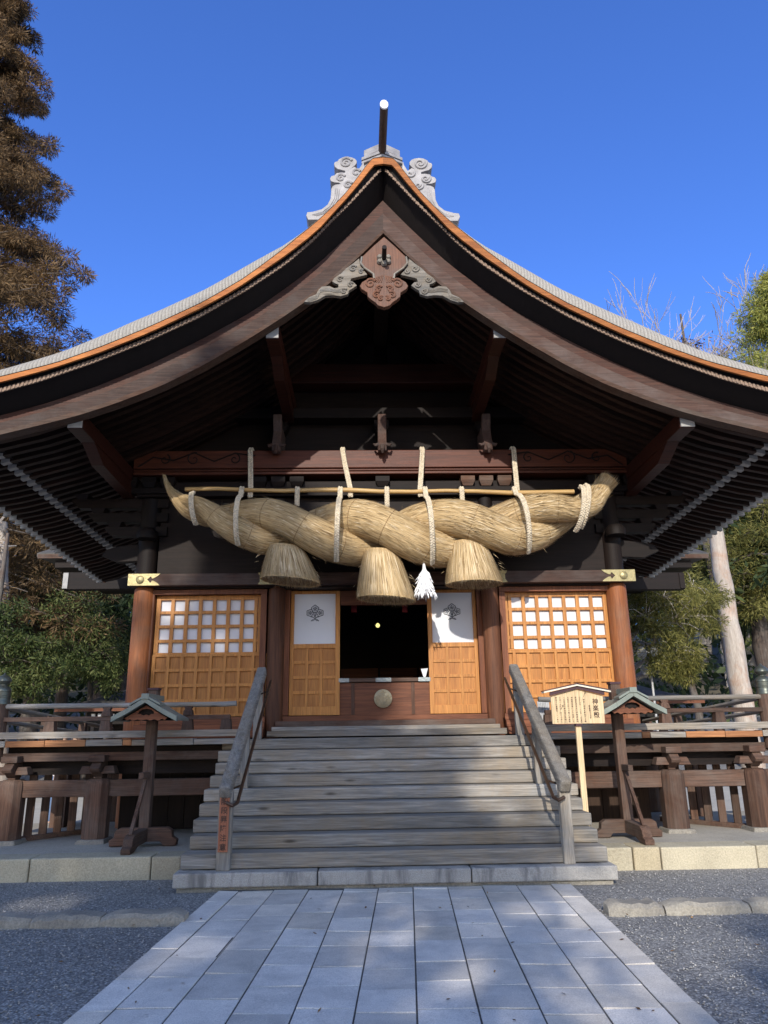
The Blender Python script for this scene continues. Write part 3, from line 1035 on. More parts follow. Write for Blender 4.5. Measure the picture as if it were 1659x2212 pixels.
for y in ys_r:
    for sg in (-1, 1):
        mb = MB()
        raft(mb, [(sg * x + GX, bb_hi(x) - 0.135 + drop(x, y)) for x in (0.15, .4, .8, 1.2, 1.7, 2.3, 3, 3.7, 4.4, 5.1, 5.9)], 0.095, 0.13, y)
        mb.build('rafter', [M['raft'], M['tip']], hall)
        mb = MB()
        raft(mb, [(sg * x + GX, bb_hi(x) - 0.1 + (0.0 if x > 6 else 0.0) + drop(x, y)) for x in (5.2, 5.8, 6.3, 6.8)], 0.08, 0.1, y)
        mb.build('flying_rafter', [M['raft'], M['tip']], hall)
for sg in (-1, 1):                                       # long bars lying on the rafter ends
    mb = MB()
    mb.beam((sg * 5.78 + GX, 9.8, bb_hi(5.78) - 0.02), (sg * 5.78 + GX, YB - .2, bb_hi(5.78) - 0.02 + drop(5.78, YB - .2)), 0.12, 0.1)
    mb.build('eave_purlin', M['darkY'], hall)

# purlins that carry the verge
for x, zb, zt, w in ((-4.4, 5.78, 5.99, 0.22), (4.36, 5.76, 5.97, 0.22), (-1.66, 7.2, 7.42, 0.2), (1.72, 7.2, 7.42, 0.2)):
    zb, zt = zb - 0.02, zt
    mb = MB()
    mb.box(x - w / 2 + GX, x + w / 2 + GX, 9.785, 13, zb, zt)
    pu = mb.build('purlin', M['darkred'], hall, bevel=0.012)
    mb = MB()
    mb.box(x - w / 2 + GX + .01, x + w / 2 + GX - .01, 9.765, 9.784, zb + .01, zt - .01)
    mb.build('end_cap', M['tip'], pu)
    mb = MB()                                            # deep rib under the purlin end
    mb.prism([(10.3, zb - 0.002), (12.35, zb - 0.002), (12.35, zb - 0.24), (10.75, zb - 0.2)], x - w * .42 + GX, x + w * .42 + GX, 'X')
    mb.build('purlin_rib', M['darkred'], pu)
mb = MB()
mb.box(-0.12 + GX, 0.12 + GX, 9.785, 13, 8.55, 8.85)
mb.build('ridge_purlin', M['darkY'], hall)


# gable pendant carving
def gg(x, y):
    return ((1180 + x * .40386) / 1.8228, (960 + y * .40386) / 1.8228)


GYP = 9.5
half = [(822, -70), (930, 25), (1040, 130), (1052, 190), (1012, 240), (960, 275), (922, 300), (918, 345), (960, 348), (1000, 352), (1035, 372), (1058, 410), (1040, 440), (985, 475), (980, 515), (945, 545), (905, 572), (880, 600), (825, 618)]
ctr = 822
gpts = [gg(*p) for p in half] + [gg(2 * ctr - x, y) for x, y in reversed(half[1:-1])]
gw = [(v.x, v.z) for v in (at(px, py, GYP) for px, py in gpts)]
mb = MB()
mb.prism(gw, GYP, GYP + 0.09)
gp = mb.build('gable_pendant', M['pendant'], hall, bevel=0.008)
gz_ = lambda x, y: at(*gg(x, y), GYP)
mb = MB()
for (x, y, r0, hd, a0) in ((690, 390, .085, 1, 0.5), (955, 390, .085, -1, 2.6), (770, 440, .055, 1, .5), (880, 440, .055, -1, 2.6), (750, 500, .06, 1, .8), (900, 500, .06, -1, 2.3), (790, 535, .04, 1, .8), (860, 535, .04, -1, 2.3)):
    c = gz_(x, y)
    spiral(mb, c.x, c.z, GYP - 0.008, r0, 1.4, 0.018, hd, a0)
for k in range(5):
    for sg in (-1, 1):
        pa = [gz_(ctr + sg * (12 + 14 * k), 310 + 3 * k), gz_(ctr + sg * (20 + 17 * k), 350), gz_(ctr + sg * (30 + 22 * k), 380 - 2 * k)]
        mb.tube([(v.x, GYP - 0.004, v.z) for v in pa], 0.008, 5)
lab(mb.build('scroll_relief', M['pendant'], gp, smooth=True), 'carved cloud scrolls on the pendant')
mb = MB()
for sg in (-1, 1):
    pa = [gz_(ctr + sg * a, b) for a, b in ((215, 130), (226, 190), (188, 238), (140, 270), (102, 297), (97, 340))]
    mb.tube([(v.x, GYP - 0.006, v.z) for v in pa], 0.016, 6)
mb.build('edge_rim', M['greyZ'], gp, smooth=True)
mb = MB()
c = gz_(822, 160)
for k in range(6):
    a = 2 * math.pi * k / 6 + 0.52
    mb.lathe([(0.0, 0), (0.035, 0.0), (0.045, 0.012), (0.03, 0.05), (0.0, 0.055)], 0, 0, 8)
    n8 = 8 * 5
    for i in range(len(mb.v) - n8, len(mb.v)):
        x, y, z = mb.v[i]
        mb.v[i] = (c.x + 0.075 * math.cos(a) + x, GYP - 0.005 - z, c.z + 0.075 * math.sin(a) + y)
mb.lathe([(0.0, 0), (0.055, 0.0), (0.06, 0.03), (0.0, 0.05)], 0, 0, 14)
for i in range(len(mb.v) - 14 * 4, len(mb.v)):
    x, y, z = mb.v[i]
    mb.v[i] = (c.x + x, GYP - 0.002 - z, c.z + y)
fl = mb.build('flower_boss', M['greyZ'], gp, smooth=True)
mb = MB()
mb.tube([(c.x, GYP - .02, c.z + 0.0), (c.x, GYP - .3, c.z + 0.012)], 0.034, 12)
mb.build('peg', M['darkY'], fl, smooth=True)
wing = [(580, 140), (520, 190), (450, 240), (400, 290), (340, 330), (315, 365), (345, 385), (378, 395), (376, 424), (340, 432), (290, 410), (215, 415), (180, 450), (160, 490), (90, 520), (40, 565), (100, 570), (170, 550), (250, 505), (330, 500), (400, 510), (470, 490), (482, 455), (520, 432), (558, 405), (525, 372), (492, 368), (502, 338), (570, 322), (660, 300), (625, 255), (592, 205)]
for sg in (-1, 1):
    f_ = (lambda x, y: at(*gg(x, y), GYP + 0.03)) if sg < 0 else (lambda x, y: at(*gg(2 * ctr - x, y), GYP + 0.03))
    mb = MB()
    mb.prism([(f_(x, y).x, f_(x, y).z) for x, y in wing], GYP + 0.03, GYP + 0.1)
    wg = mb.build('cloud_wing', M['greyX'], gp, bevel=0.006)
    mb = MB()
    for x, y, r0 in ((520, 245, .06), (392, 350, .05), (495, 402, .045), (430, 465, .05), (600, 272, .04)):
        v = f_(x, y)
        spiral(mb, v.x, v.z, GYP + 0.022, r0, 1.3, 0.016, -sg, 0.6)
    mb.build('cloud_relief', M['greyX'], wg, smooth=True)
    mb = MB()
    for k in range(4):
        pa = [f_(x, y + 9 * k) for x, y in ((75, 540), (170, 505), (200, 445), (280, 432), (360, 450), (430, 440))]
        mb.tube([(v.x, GYP + 0.027, v.z) for v in pa], 0.007, 5)
    mb.build('ripple_relief', M['greyX'], wg, smooth=True)


# ridge ornament
def og(x, y, Y=9.6):
    return at((1250 + x * .33153) / 1.8228, (530 + y * .33153) / 1.8228, Y)


YO = 9.62
rg = MB()
OX = 0.035
for z0, z1, w, pr in ((9.75, 10.31, 0.3, 0.0), (10.31, 10.35, 0.33, 0.03), (10.35, 10.375, 0.3, 0.0), (10.375, 10.43, 0.33, 0.03), (10.43, 10.455, 0.3, 0.01), (10.455, 10.58, 0.29, 0.015)):
    rg.prism([(OX - w, YO + 0.17 - pr), (OX, YO - pr), (OX + w, YO + 0.17 - pr), (OX + w, YO + 0.9), (OX - w, YO + 0.9)], z0, z1, 'Z')
ro = rg.build('ridge_ornament', M['ridge'], hall, bevel=0.006)
mb = MB()
for sg in (-1, 1):
    mb.box(OX + sg * 0.31, OX + sg * 0.37, YO + .22, YO + .8, 9.8, 10.27)
    mb.prism([(OX + sg * .12, 9.75), (OX + sg * 0.2, 9.83), (OX + sg * .31, 10.28), (OX + sg * .3, 9.6)], YO + 0.14, YO + 0.4)
mb.build('ridge_side_block', M['ridge'], ro)
mb = MB()
mb.box(OX - 0.345, OX + 0.345, YO + 0.9, YB, 9.9, 10.3)
mb.box(OX - 0.3, OX + 0.3, YO + 0.95, YB, 10.3, 10.5)
mb.build('ridge_box', M['ridge'], ro)
fin = [(545, 300), (530, 350), (497, 400), (487, 415), (440, 380), (408, 395), (440, 370), (465, 340), (468, 312), (445, 285), (405, 268), (350, 262), (300, 268), (255, 290), (238, 315), (205, 325), (196, 350), (205, 380), (240, 408), (290, 420), (330, 432), (325, 452), (280, 448), (225, 458), (205, 480), (165, 492), (148, 520), (160, 552), (205, 568), (255, 570), (275, 585), (215, 592), (180, 610), (165, 640), (155, 760), (120, 830), (50, 885), (-60, 915), (-120, 920), (-135, 960), (-110, 1010), (60, 1010), (250, 830), (420, 600), (560, 420)]
for sg in (-1, 1):
    mm = (lambda x: x) if sg < 0 else (lambda x: 1560 - x)
    g2 = (lambda x, y: og(mm(x), y + (0 if sg < 0 else 14), YO))
    mb = MB()
    mb.prism([(g2(x, y).x, g2(x, y).z) for x, y in fin], YO, YO + 0.26)
    fo = mb.build('cloud_fin', M['ridge'], ro, bevel=0.012)
    mb = MB()
    for x, y, r0, tn in ((340, 335, .1, 1.7), (275, 515, .075, 1.5), (360, 600, .07, 1.4), (460, 455, .07, 1.1)):
        v = g2(x, y)
        spiral(mb, v.x, v.z, YO - 0.006, r0, tn, 0.022, -sg, 0.4)
    mb.build('scroll_relief', M['ridge'], fo, smooth=True)
    mb = MB()
    for k in range(3):
        pa = [g2(x + 22 * k, y + 5 * k) for x, y in ((215, 640), (200, 760), (150, 850), (60, 920), (-60, 955))]
        mb.tube([(v.x, YO - 0.002, v.z) for v in pa], 0.009, 5)
    mb.build('ripple_relief', M['ridge'], fo, smooth=True)
mb = MB()
pth = [(OX, YO + 0.3, 10.42), (OX + 0.004, 9.45, 10.47), (OX + 0.015, 8.9, 10.6)]
mb.tube(pth, 0.062, 16, flat=(1, 1, 1.55))
lg = mb.build('ridge_log', M['brownY'], ro, smooth=True)
mb = MB()
mb.tube([(OX + 0.015, 8.9, 10.6), (OX + 0.016, 8.878, 10.605)], 0.0625, 20, flat=(1, 1, 1.55))
mb.build('end_cap', M['cap'], lg, smooth=True)
mb = MB()
mb.lathe([(0.0, 0), (0.14, 0.0), (0.15, 0.02), (0.1, 0.04), (0, 0.045)], 0, 0, 20)
for i, (x, y, z) in enumerate(mb.v): mb.v[i] = (OX + x, YO - 0.01 - z + abs(x) * .4, 9.98 + y * 0.8)
mb.build('ridge_medallion', M['gold'], ro, smooth=True)

# ------------------------------------------------------------------ frame of the hall
for x, r in ((-3.99, 0.17), (4.0, 0.17), (-1.77, 0.14), (1.83, 0.14)):
    mb = MB()
    zb = 0.23 if abs(x) > 3 else 1.5
    mb.lathe([(r, zb), (r, 3.87), (r * .98, 3.92), (r * .82, 3.965), (r * .8, 4.0), (r, 4.12)], x, 12.4, 24)
    c = mb.build('column', M['col'] if abs(x) > 3 else M['colin'], hall, smooth=True)
    mb = MB(); mb.lathe([(r * .97, 4.121), (r * .97, 5.5)], x, 12.4, 24)  # near-black wood colour stands in for the shade above the lintel
    lab(mb.build('upper_shaft', M['darkZ'], c, smooth=True), 'upper part of the column, coloured dark to stand for shade')
mb = MB()
mb.box(-4.22 + GX, 4.22 + GX, 12.13, 12.33, 3.955, 4.15)
lt = mb.build('lintel', M['agedX'], hall, bevel=0.008)


def fitting(xa, xb, y, z0, z1, sg):
    """plate with a swallow-tail end towards sg"""
    zc = (z0 + z1) / 2
    h = (z1 - z0) / 2
    w = abs(xb - xa)
    x0, d = (xa, 1) if sg > 0 else (xb, -1)
    up = [(0, h), (w * 1.0, h), (w * .93, h * .62), (w * .8, h * .2), (w * .74, h * .16), (w * .72, h * .45), (w * .69, h * .52), (w * .66, h * .3), (w * .6, h * .0)]
    dn = [(a, -b) for a, b in reversed(up[:-1])]
    mb = MB()
    mb.prism([(x0 + d * a, zc + b) for a, b in up + dn], y - 0.012, y)
    return mb


for (xa, xb, sg, disc) in ((-4.23 + GX, -3.7 + GX, 1, True), (3.66 + GX, 4.23 + GX, -1, True), (-2.03, -1.5, 1, False), (1.5, 2.06, -1, False), (-2.06, -1.76, -1, False), (1.8, 2.1, 1, False)):
    o = fitting(xa, xb, 12.128 - (0.004 if abs(xa + xb) < 4.1 and sg * (xa + xb) > 0 else 0), 3.952, 4.153, sg).build('metal_fitting', M['gold'], lt, bevel=0.003)
    if disc:
        mb = MB()
        mb.lathe([(0, 0), (0.068, 0), (0.066, 0.015), (0.05, 0.026), (0, 0.03)], 0, 0, 20)
        xc = xa + 0.2 if sg > 0 else xb - 0.2
        for i, (x, y, z) in enumerate(mb.v): mb.v[i] = (xc + x, 12.115 - z, 4.052 + y)
        mb.build('crest_boss', M['gold'], o, smooth=True)
mb = MB(); mb.box(-3.8, 3.86, 12.36, 12.44, 4.15, 5.52); mb.box(-4.2, 4.26, 12.405, 12.5, 5.5, 6.35)
mb.build('wall_board', M['darkX'], hall)
mb = MB(); mb.box(-3.8, 3.86, 12.28, 12.5, 3.925, 3.95)
mb.build('head_rail', M['darkX'], hall)
# the beam with grooves
for z0, z1, y in ((5.975, 6.3, 12.05), (5.925, 5.962, 12.065), (5.86, 5.912, 12.05)):
    mb = MB(); mb.box(-4.28 + GX, 4.28 + GX, y, 12.4, z0, z1)
    o = mb.build('rainbow_beam', M['beam'], hall, bevel=0.012)
    if z0 > 5.97: rb = o
mb = MB(); mb.box(-4.27 + GX, 4.27 + GX, 12.09, 12.38, 5.861, 6.29)
mb.build('beam_core', M['darkX'], rb)
for sg in (-1, 1):
    mb = MB()
    for xc, r0, hd in ((2.55, 0.1, 1), (3.25, 0.13, -1), (3.75, 0.1, 1)):
        spiral(mb, sg * xc + GX, 6.14, 12.045, r0, 1.2, 0.014, sg * hd, 1.2)
    mb.tube([(sg * a + GX, 12.046, b) for a, b in ((2.2, 6.2), (2.55, 6.25), (2.9, 6.1), (3.25, 6.26), (3.6, 6.12), (3.95, 6.18), (4.2, 6.0))], 0.014, 6)
    mb.build('scroll_carving', M['darkX'], rb, smooth=True)
mb = MB(); mb.box(-4.2, 4.26, 12.2, 12.42, 5.52, 5.78)
mb.build('tie_beam', M['darkX'], hall, bevel=0.01)
for x in (-3.98, -1.77, 0.03, 1.83, 4.04):
    for sx in ((0,) if abs(x) < 1 else (-0.32, 0, 0.32)):
        mb = MB()
        mb.frustum(x + sx, 12.2, 5.66, 5.74, 0.16, 0.16, 0.24, 0.24)
        mb.box(x + sx - .12, x + sx + .12, 12.08, 12.32, 5.74, 5.83)
        mb.build('bearing_block', M['brownX'] if abs(x - 1.83) < .1 else M['darkX'], hall)
    mb = MB()
    mb.box(x - 0.5, x + 0.5, 12.14, 12.3, 5.56, 5.655)
    mb.build('bracket_arm', M['darkX'], hall)
# outer corner brackets stepping out to the eave purlins
for sg in (-1, 1):
    for k, (xa, xb, z) in enumerate(((3.7, 4.75, 4.85), (3.7, 5.05, 5.1), (3.7, 5.35, 5.35))):
        mb = MB()
        pl = [(sg * xa + GX, z), (sg * xb + GX - sg * .12, z), (sg * xb + GX, z + .1), (sg * xb + GX, z + 0.16), (sg * xa + GX, z + 0.16)]
        mb.prism(pl, 12.3, 12.46)
        mb.build('bracket_arm', M['darkX'], hall)
        mb = MB()
        mb.frustum(sg * (xb - .16) + GX, 12.38, z + .16, z + .24, .17, .17, .25, .25)
        mb.build('bearing_block', M['darkX'], hall)
    mb = MB()
    mb.prism([(sg * 4.1 + GX, 4.42), (sg * 4.5 + GX, 4.4), (sg * 4.78 + GX, 4.52), (sg * 4.7 + GX, 4.62), (sg * 4.5 + GX, 4.68), (sg * 4.1 + GX, 4.72)], 12.33, 12.47)
    mb.build('beam_nose', M['darkX'], hall, bevel=0.01)
    mb = MB()
    mb.lathe([(0.17, 4.75), (0.17, 4.86), (0.12, 4.93)], sg * 3.98 + GX, 12.15, 16)
    mb.build('column_cap', M['darkZ'], hall, smooth=True)
# gable wall above the beam
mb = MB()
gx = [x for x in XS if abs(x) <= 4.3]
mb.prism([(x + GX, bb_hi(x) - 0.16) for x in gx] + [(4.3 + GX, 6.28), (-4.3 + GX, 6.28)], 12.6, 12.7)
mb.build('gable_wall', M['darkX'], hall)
mb = MB(); mb.box(-1.75, 1.8, 12.2, 12.58, 7.66, 8.05)
mb.build('gable_beam', M['darkred'], hall, bevel=0.02)
mb = MB(); mb.box(-2.6, 2.66, 12.25, 12.58, 7.0, 7.2)
mb.build('gable_tie', M['darkX'], hall, bevel=0.01)
for x in (-1.79, 0.03, 1.86):
    mb = MB()
    mb.prism([(12.56, 6.75), (12.1, 6.75), (12.0, 6.92), (11.9, 6.92), (11.9, 6.8), (11.97, 6.62), (11.9, 6.45), (11.82, 6.33), (11.86, 6.22), (11.96, 6.2), (12.02, 6.28), (12.05, 6.32), (12.56, 6.32)], x - 0.075, x + 0.075, 'X')
    nz = mb.build('beam_nose', M['agedZ'], hall, bevel=0.015)
    mb = MB()
    for sg in (-1, 1):
        mb.tube([(x + sg * .05, 11.85, 6.33), (x + sg * .12, 11.86, 6.31), (x + sg * .15, 11.9, 6.35)], [.035, .03, .015], 8)
    mb.tube([(x, 11.84, 6.3), (x, 11.8, 6.22), (x, 11.83, 6.16)], [.04, .035, .015], 8)
    mb.build('leaf_carving', M['agedZ'], nz, smooth=True)
    mb = MB()
    mb.box(x - .13, x + .13, 12.3, 12.58, 6.86, 6.98)
    mb.frustum(x, 12.44, 6.76, 6.86, .18, .2, .26, .28)
    mb.build('bearing_block', M['darkX'], hall)
for sg in (-1, 1):                                       # frog-leg carvings beside the king post
    mb = MB()
    mb.prism([(sg * a + GX, b) for a, b in ((.12, 8.06), (1.1, 8.06), (1.0, 8.13), (.75, 8.2), (.55, 8.16), (.4, 8.3), (.3, 8.5), (.12, 8.55))], 12.35, 12.5)
    mb.build('frog_leg_strut', M['darkX'], hall, bevel=0.01)

# ------------------------------------------------------------------ lattice screens
for sg in (-1, 1):
    mx = (lambda x: x) if sg < 0 else (lambda x: 0.05 - x)
    w0, w1 = -3.92, -1.93
    mb = MB()
    mb.box(mx(w0), mx(w1), 12.34, 12.5, 3.84, 3.92)
    mb.box(mx(w0), mx(w0 + .115), 12.34, 12.5, 1.85, 3.838)
    mb.box(mx(w1 - .1), mx(w1), 12.34, 12.5, 1.85, 3.838)
    fr = mb.build('lattice_screen', M['redZ'], hall, bevel=0.004)
    mb = MB(); mb.box(mx(-3.81), mx(-2.02), 12.515, 12.525, 2.86, 3.84)
    mb.build('paper', M['paper'], fr)
    mb = MB()
    xs0 = [-3.72 + 0.2325 * k for k in range(9)]
    for k in range(9):
        xa = xs0[k] - 0.066 if k else -3.8
        xb = xs0[k] if k else -3.72
        if k == 8: xa, xb = -2.09, -2.03
        else: xa = xs0[k] - 0.066 if k else -3.8
        mb.box(mx(xa + .004), mx(xb - .004), 12.455, 12.512, 2.89, 3.838)
    for za, zb in ((3.765, 3.836), (3.53, 3.58), (3.295, 3.345), (3.055, 3.105), (2.86, 2.888)):
        mb.box(mx(-3.8), mx(-2.025), 12.462, 12.512, za, zb)
    mb.build('grille', M['honeyZ'], fr, bevel=0.003)
    mb = MB()
    mb.box(mx(-3.815), mx(-2.035), 12.47, 12.5, 1.86, 2.858)
    mb.build('lower_panel', M['honeyP'], fr)
    mb = MB()
    for k in range(9):
        xa = -3.77 + 0.2325 * k
        wv = .05
        if k in (0, 8): wv = .06
        mb.box(mx(xa - wv / 2 - .0), mx(xa + wv / 2), 12.432, 12.469, 1.86, 2.858)
    for za, zb in ((2.82, 2.858), (2.575, 2.625), (2.33, 2.38), (2.09, 2.14), (1.86, 1.905)):
        mb.box(mx(-3.8), mx(-1.88 - .02), 12.436, 12.469, za, zb) if False else mb.box(mx(-3.79), mx(-2.04), 12.436, 12.469, za, zb)
    mb.build('panel_grid', M['honeyZ'], fr, bevel=0.003)
    mb = MB()
    mb.box(mx(-3.95), mx(-1.9), 12.28, 12.5, 1.745, 1.848)
    mb.box(mx(-3.95), mx(-1.9), 12.2, 12.5, 1.64, 1.742)
    mb.box(mx(-3.95), mx(-1.9), 12.1, 12.5, 1.53, 1.637)
    mb.build('threshold', M['redX'], fr, bevel=0.005)


# ------------------------------------------------------------------ doorway
def crest(mb, cx, cz, y, s):
    def ln(pts, r=0.0055):
        mb.tube([(cx + a * s, y, cz + b * s) for a, b in pts], r, 5)
    def leaf(ox, oz, rot, k=1.0):
        pts = []
        for i in range(41):
            a = 2 * math.pi * i / 40
            rr = 0.30 * k * (1 + 0.1 * math.cos(5 * a) + 0.04 * math.cos(10 * a))
            pts.append((ox + rr * math.sin(a + rot) * 0.98, oz + rr * math.cos(a + rot)))
        ln(pts, 0.007)
        for q in range(5):
            a = 2 * math.pi * q / 5 + rot
            ln([(ox, oz - 0.02), (ox + 0.21 * k * math.sin(a), oz + 0.21 * k * math.cos(a))], 0.006)
            for dd in (-.45, .45):
                ln([(ox + 0.09 * k * math.sin(a), oz + 0.09 * k * math.cos(a)), (ox + 0.19 * k * math.sin(a + dd), oz + 0.19 * k * math.cos(a + dd))], 0.004)
    leaf(0, 0.42, 0)
    leaf(-0.42, 0.08, -0.95, .95)
    leaf(0.42, 0.08, 0.95, .95)
    ln([(0, 0.14), (0, -0.45)], 0.008)
    for sg in (-1, 1):
        ln([(0, -0.42), (sg * .16, -0.3), (sg * .3, -0.2)], 0.008)
        ln([(0, -0.3), (sg * .09, -0.12), (sg * .1, -0.02)], 0.006)
        ln([(sg * .3, -.2), (sg * .26, -.3), (sg * .36, -.25)], 0.006)
        ln([(0, -0.5), (sg * .2, -0.5), (sg * .34, -0.62)], 0.008)
        ln([(sg * .12, -0.52), (sg * .17, -0.62)], 0.006)
        ln([(sg * .24, -0.54), (sg * .22, -0.62)], 0.005)


for sg in (-1, 1):
    mx = (lambda x: x) if sg > 0 else (lambda x: 0.06 - x)
    mb = MB()
    for xa, xb in ((.775, .85), (1.55, 1.61)): mb.box(mx(xa), mx(xb), 12.56, 12.61, 1.86, 3.92)
    for za, zb in ((3.87, 3.92), (2.945, 3.02), (1.86, 2.0)): mb.box(mx(.85), mx(1.55), 12.562, 12.61, za, zb)
    dr = mb.build('sliding_door', M['honeyZ'], hall, bevel=0.004)
    mb = MB(); mb.box(mx(.85), mx(1.55), 12.595, 12.603, 3.02, 3.87)
    pa = mb.build('paper', M['paper'], dr)
    mb = MB(); crest(mb, mx(1.2), 3.53, 12.5945, 0.2)
    mb.build('crest', M['ink'], pa)
    mb = MB(); mb.box(mx(.85), mx(1.55), 12.59, 12.605, 2.0, 2.945)
    mb.build('lower_panel', M['honeyP'], dr)
    mb = MB()
    for xa in (1.065, 1.3): mb.box(mx(xa), mx(xa + .045), 12.568, 12.589, 2.0, 2.945)
    for za in (2.69, 2.445, 2.2): mb.box(mx(.85), mx(1.55), 12.571, 12.589, za, za + .05)
    mb.build('panel_grid', M['honeyZ'], dr, bevel=0.003)
    mb = MB(); mb.box(mx(1.615), mx(1.76), 12.48, 12.7, 1.86, 3.95)
    mb.build('door_jamb', M['redZ'], hall, bevel=0.004)
mb = MB(); mb.box(-.71, .77, 12.58, 12.63, 3.67, 3.92)
mb.build('door_head', M['redX'], hall)
gt = MB(); gt.box(-.73, .79, 12.6, 12.66, 1.85, 2.37)
gt_ = gt.build('low_gate', M['redX'], hall)
mb = MB(); mb.box(-.73, .79, 12.56, 12.68, 2.385, 2.445)
lab(mb.build('top_rail', M['brownX'], gt_, bevel=0.004), 'pale top rail of the gate')
for xa, xb in ((-.732, -.56), (-.12, .14), (.59, .792)):
    mb = MB(); mb.box(xa, xb, 12.556, 12.684, 2.382, 2.449)
    mb.build('rail_fitting', M['silver'], gt_, bevel=0.003)
for xa in (-.525, .47):
    mb = MB(); mb.box(xa, xa + .055, 12.585, 12.6, 1.86, 2.37)
    mb.build('gate_stile', M['brownZ'], gt_)
mb = MB()
mb.lathe([(0, 0), (0.15, 0), (0.15, 0.03), (0.142, 0.036), (0, 0.036)], 0, 0, 40)
for i, (x, y, z) in enumerate(mb.v): mb.v[i] = (0.0 + x, 12.6 - z, 2.115 + y)
dc = mb.build('crest_disc', M['disc'], gt_, smooth=True)
mb = MB()
for ox, oz, rt in ((0, .085, 0), (-.085, .01, -1.2), (.085, .01, 1.2)):
    for q in range(5):
        a = 2 * math.pi * q / 5 + rt
        for j in range(2):
            rr = .022 + .018 * j
            x, z = ox + rr * math.sin(a), oz + rr * math.cos(a)
            if math.hypot(x, z) < .135: mb.tube([(x, 12.562, 2.115 + z), (x, 12.555, 2.115 + z)], [0.012, 0.008], 6)
mb.tube([(0, 12.56, 2.16), (0, 12.56, 2.03)], .006, 5)
for sg in (-1, 1):
    mb.tube([(0, 12.56, 2.03), (sg * .05, 12.56, 2.06), (sg * .07, 12.56, 2.1)], .006, 5)
    mb.tube([(0, 12.56, 2.02), (sg * .03, 12.56, 2.015), (sg * .045, 12.56, 2.0)], .005, 5)
mb.build('crest_relief', M['disc'], dc, smooth=True)
for z0, z1, y, m in ((1.77, 1.848, 12.4, 'redX'), (1.685, 1.768, 12.2, 'brownX'), (1.622, 1.682, 11.9, 'greyX'), (1.535, 1.62, 11.35, 'greyX')):
    mb = MB(); mb.box(-1.72 if z0 > 1.65 else -1.74, 1.78 if z0 > 1.65 else 1.8, y, 12.55, z0, z1)
    mb.build('door_sill', M[m], hall, bevel=0.006)
# room behind
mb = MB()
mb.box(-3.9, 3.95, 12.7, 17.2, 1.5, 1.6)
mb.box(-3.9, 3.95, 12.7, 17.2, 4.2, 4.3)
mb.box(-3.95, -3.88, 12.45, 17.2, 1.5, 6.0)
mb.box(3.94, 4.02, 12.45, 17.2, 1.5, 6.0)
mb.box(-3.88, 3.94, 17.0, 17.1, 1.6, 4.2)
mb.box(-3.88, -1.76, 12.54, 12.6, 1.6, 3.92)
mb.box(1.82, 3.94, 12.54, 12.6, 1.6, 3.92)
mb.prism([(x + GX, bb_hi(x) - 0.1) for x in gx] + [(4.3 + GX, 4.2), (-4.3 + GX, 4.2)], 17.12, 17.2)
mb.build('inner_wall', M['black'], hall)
for k in range(6):
    mb = MB(); mb.box(-2.6 + .88 * k, -2.6 + .88 * k + .83, 16.9, 16.98, 2.2, 2.95)
    mb.build('inner_panel', M['redX'], hall)
# boards of the base, seen under the floor
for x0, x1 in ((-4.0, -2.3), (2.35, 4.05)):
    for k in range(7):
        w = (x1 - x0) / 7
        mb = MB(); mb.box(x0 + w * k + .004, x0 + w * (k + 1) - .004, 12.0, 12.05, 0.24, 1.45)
        mb.build('base_board', M['darkbrown'] if x0 > 0 else M['darkZ'], hall)  # left boards get a darker wood colour in place of deeper shade
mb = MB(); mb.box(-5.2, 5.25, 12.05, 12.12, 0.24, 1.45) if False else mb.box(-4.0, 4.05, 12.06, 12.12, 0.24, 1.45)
mb.build('base_backing', M['black'], hall)

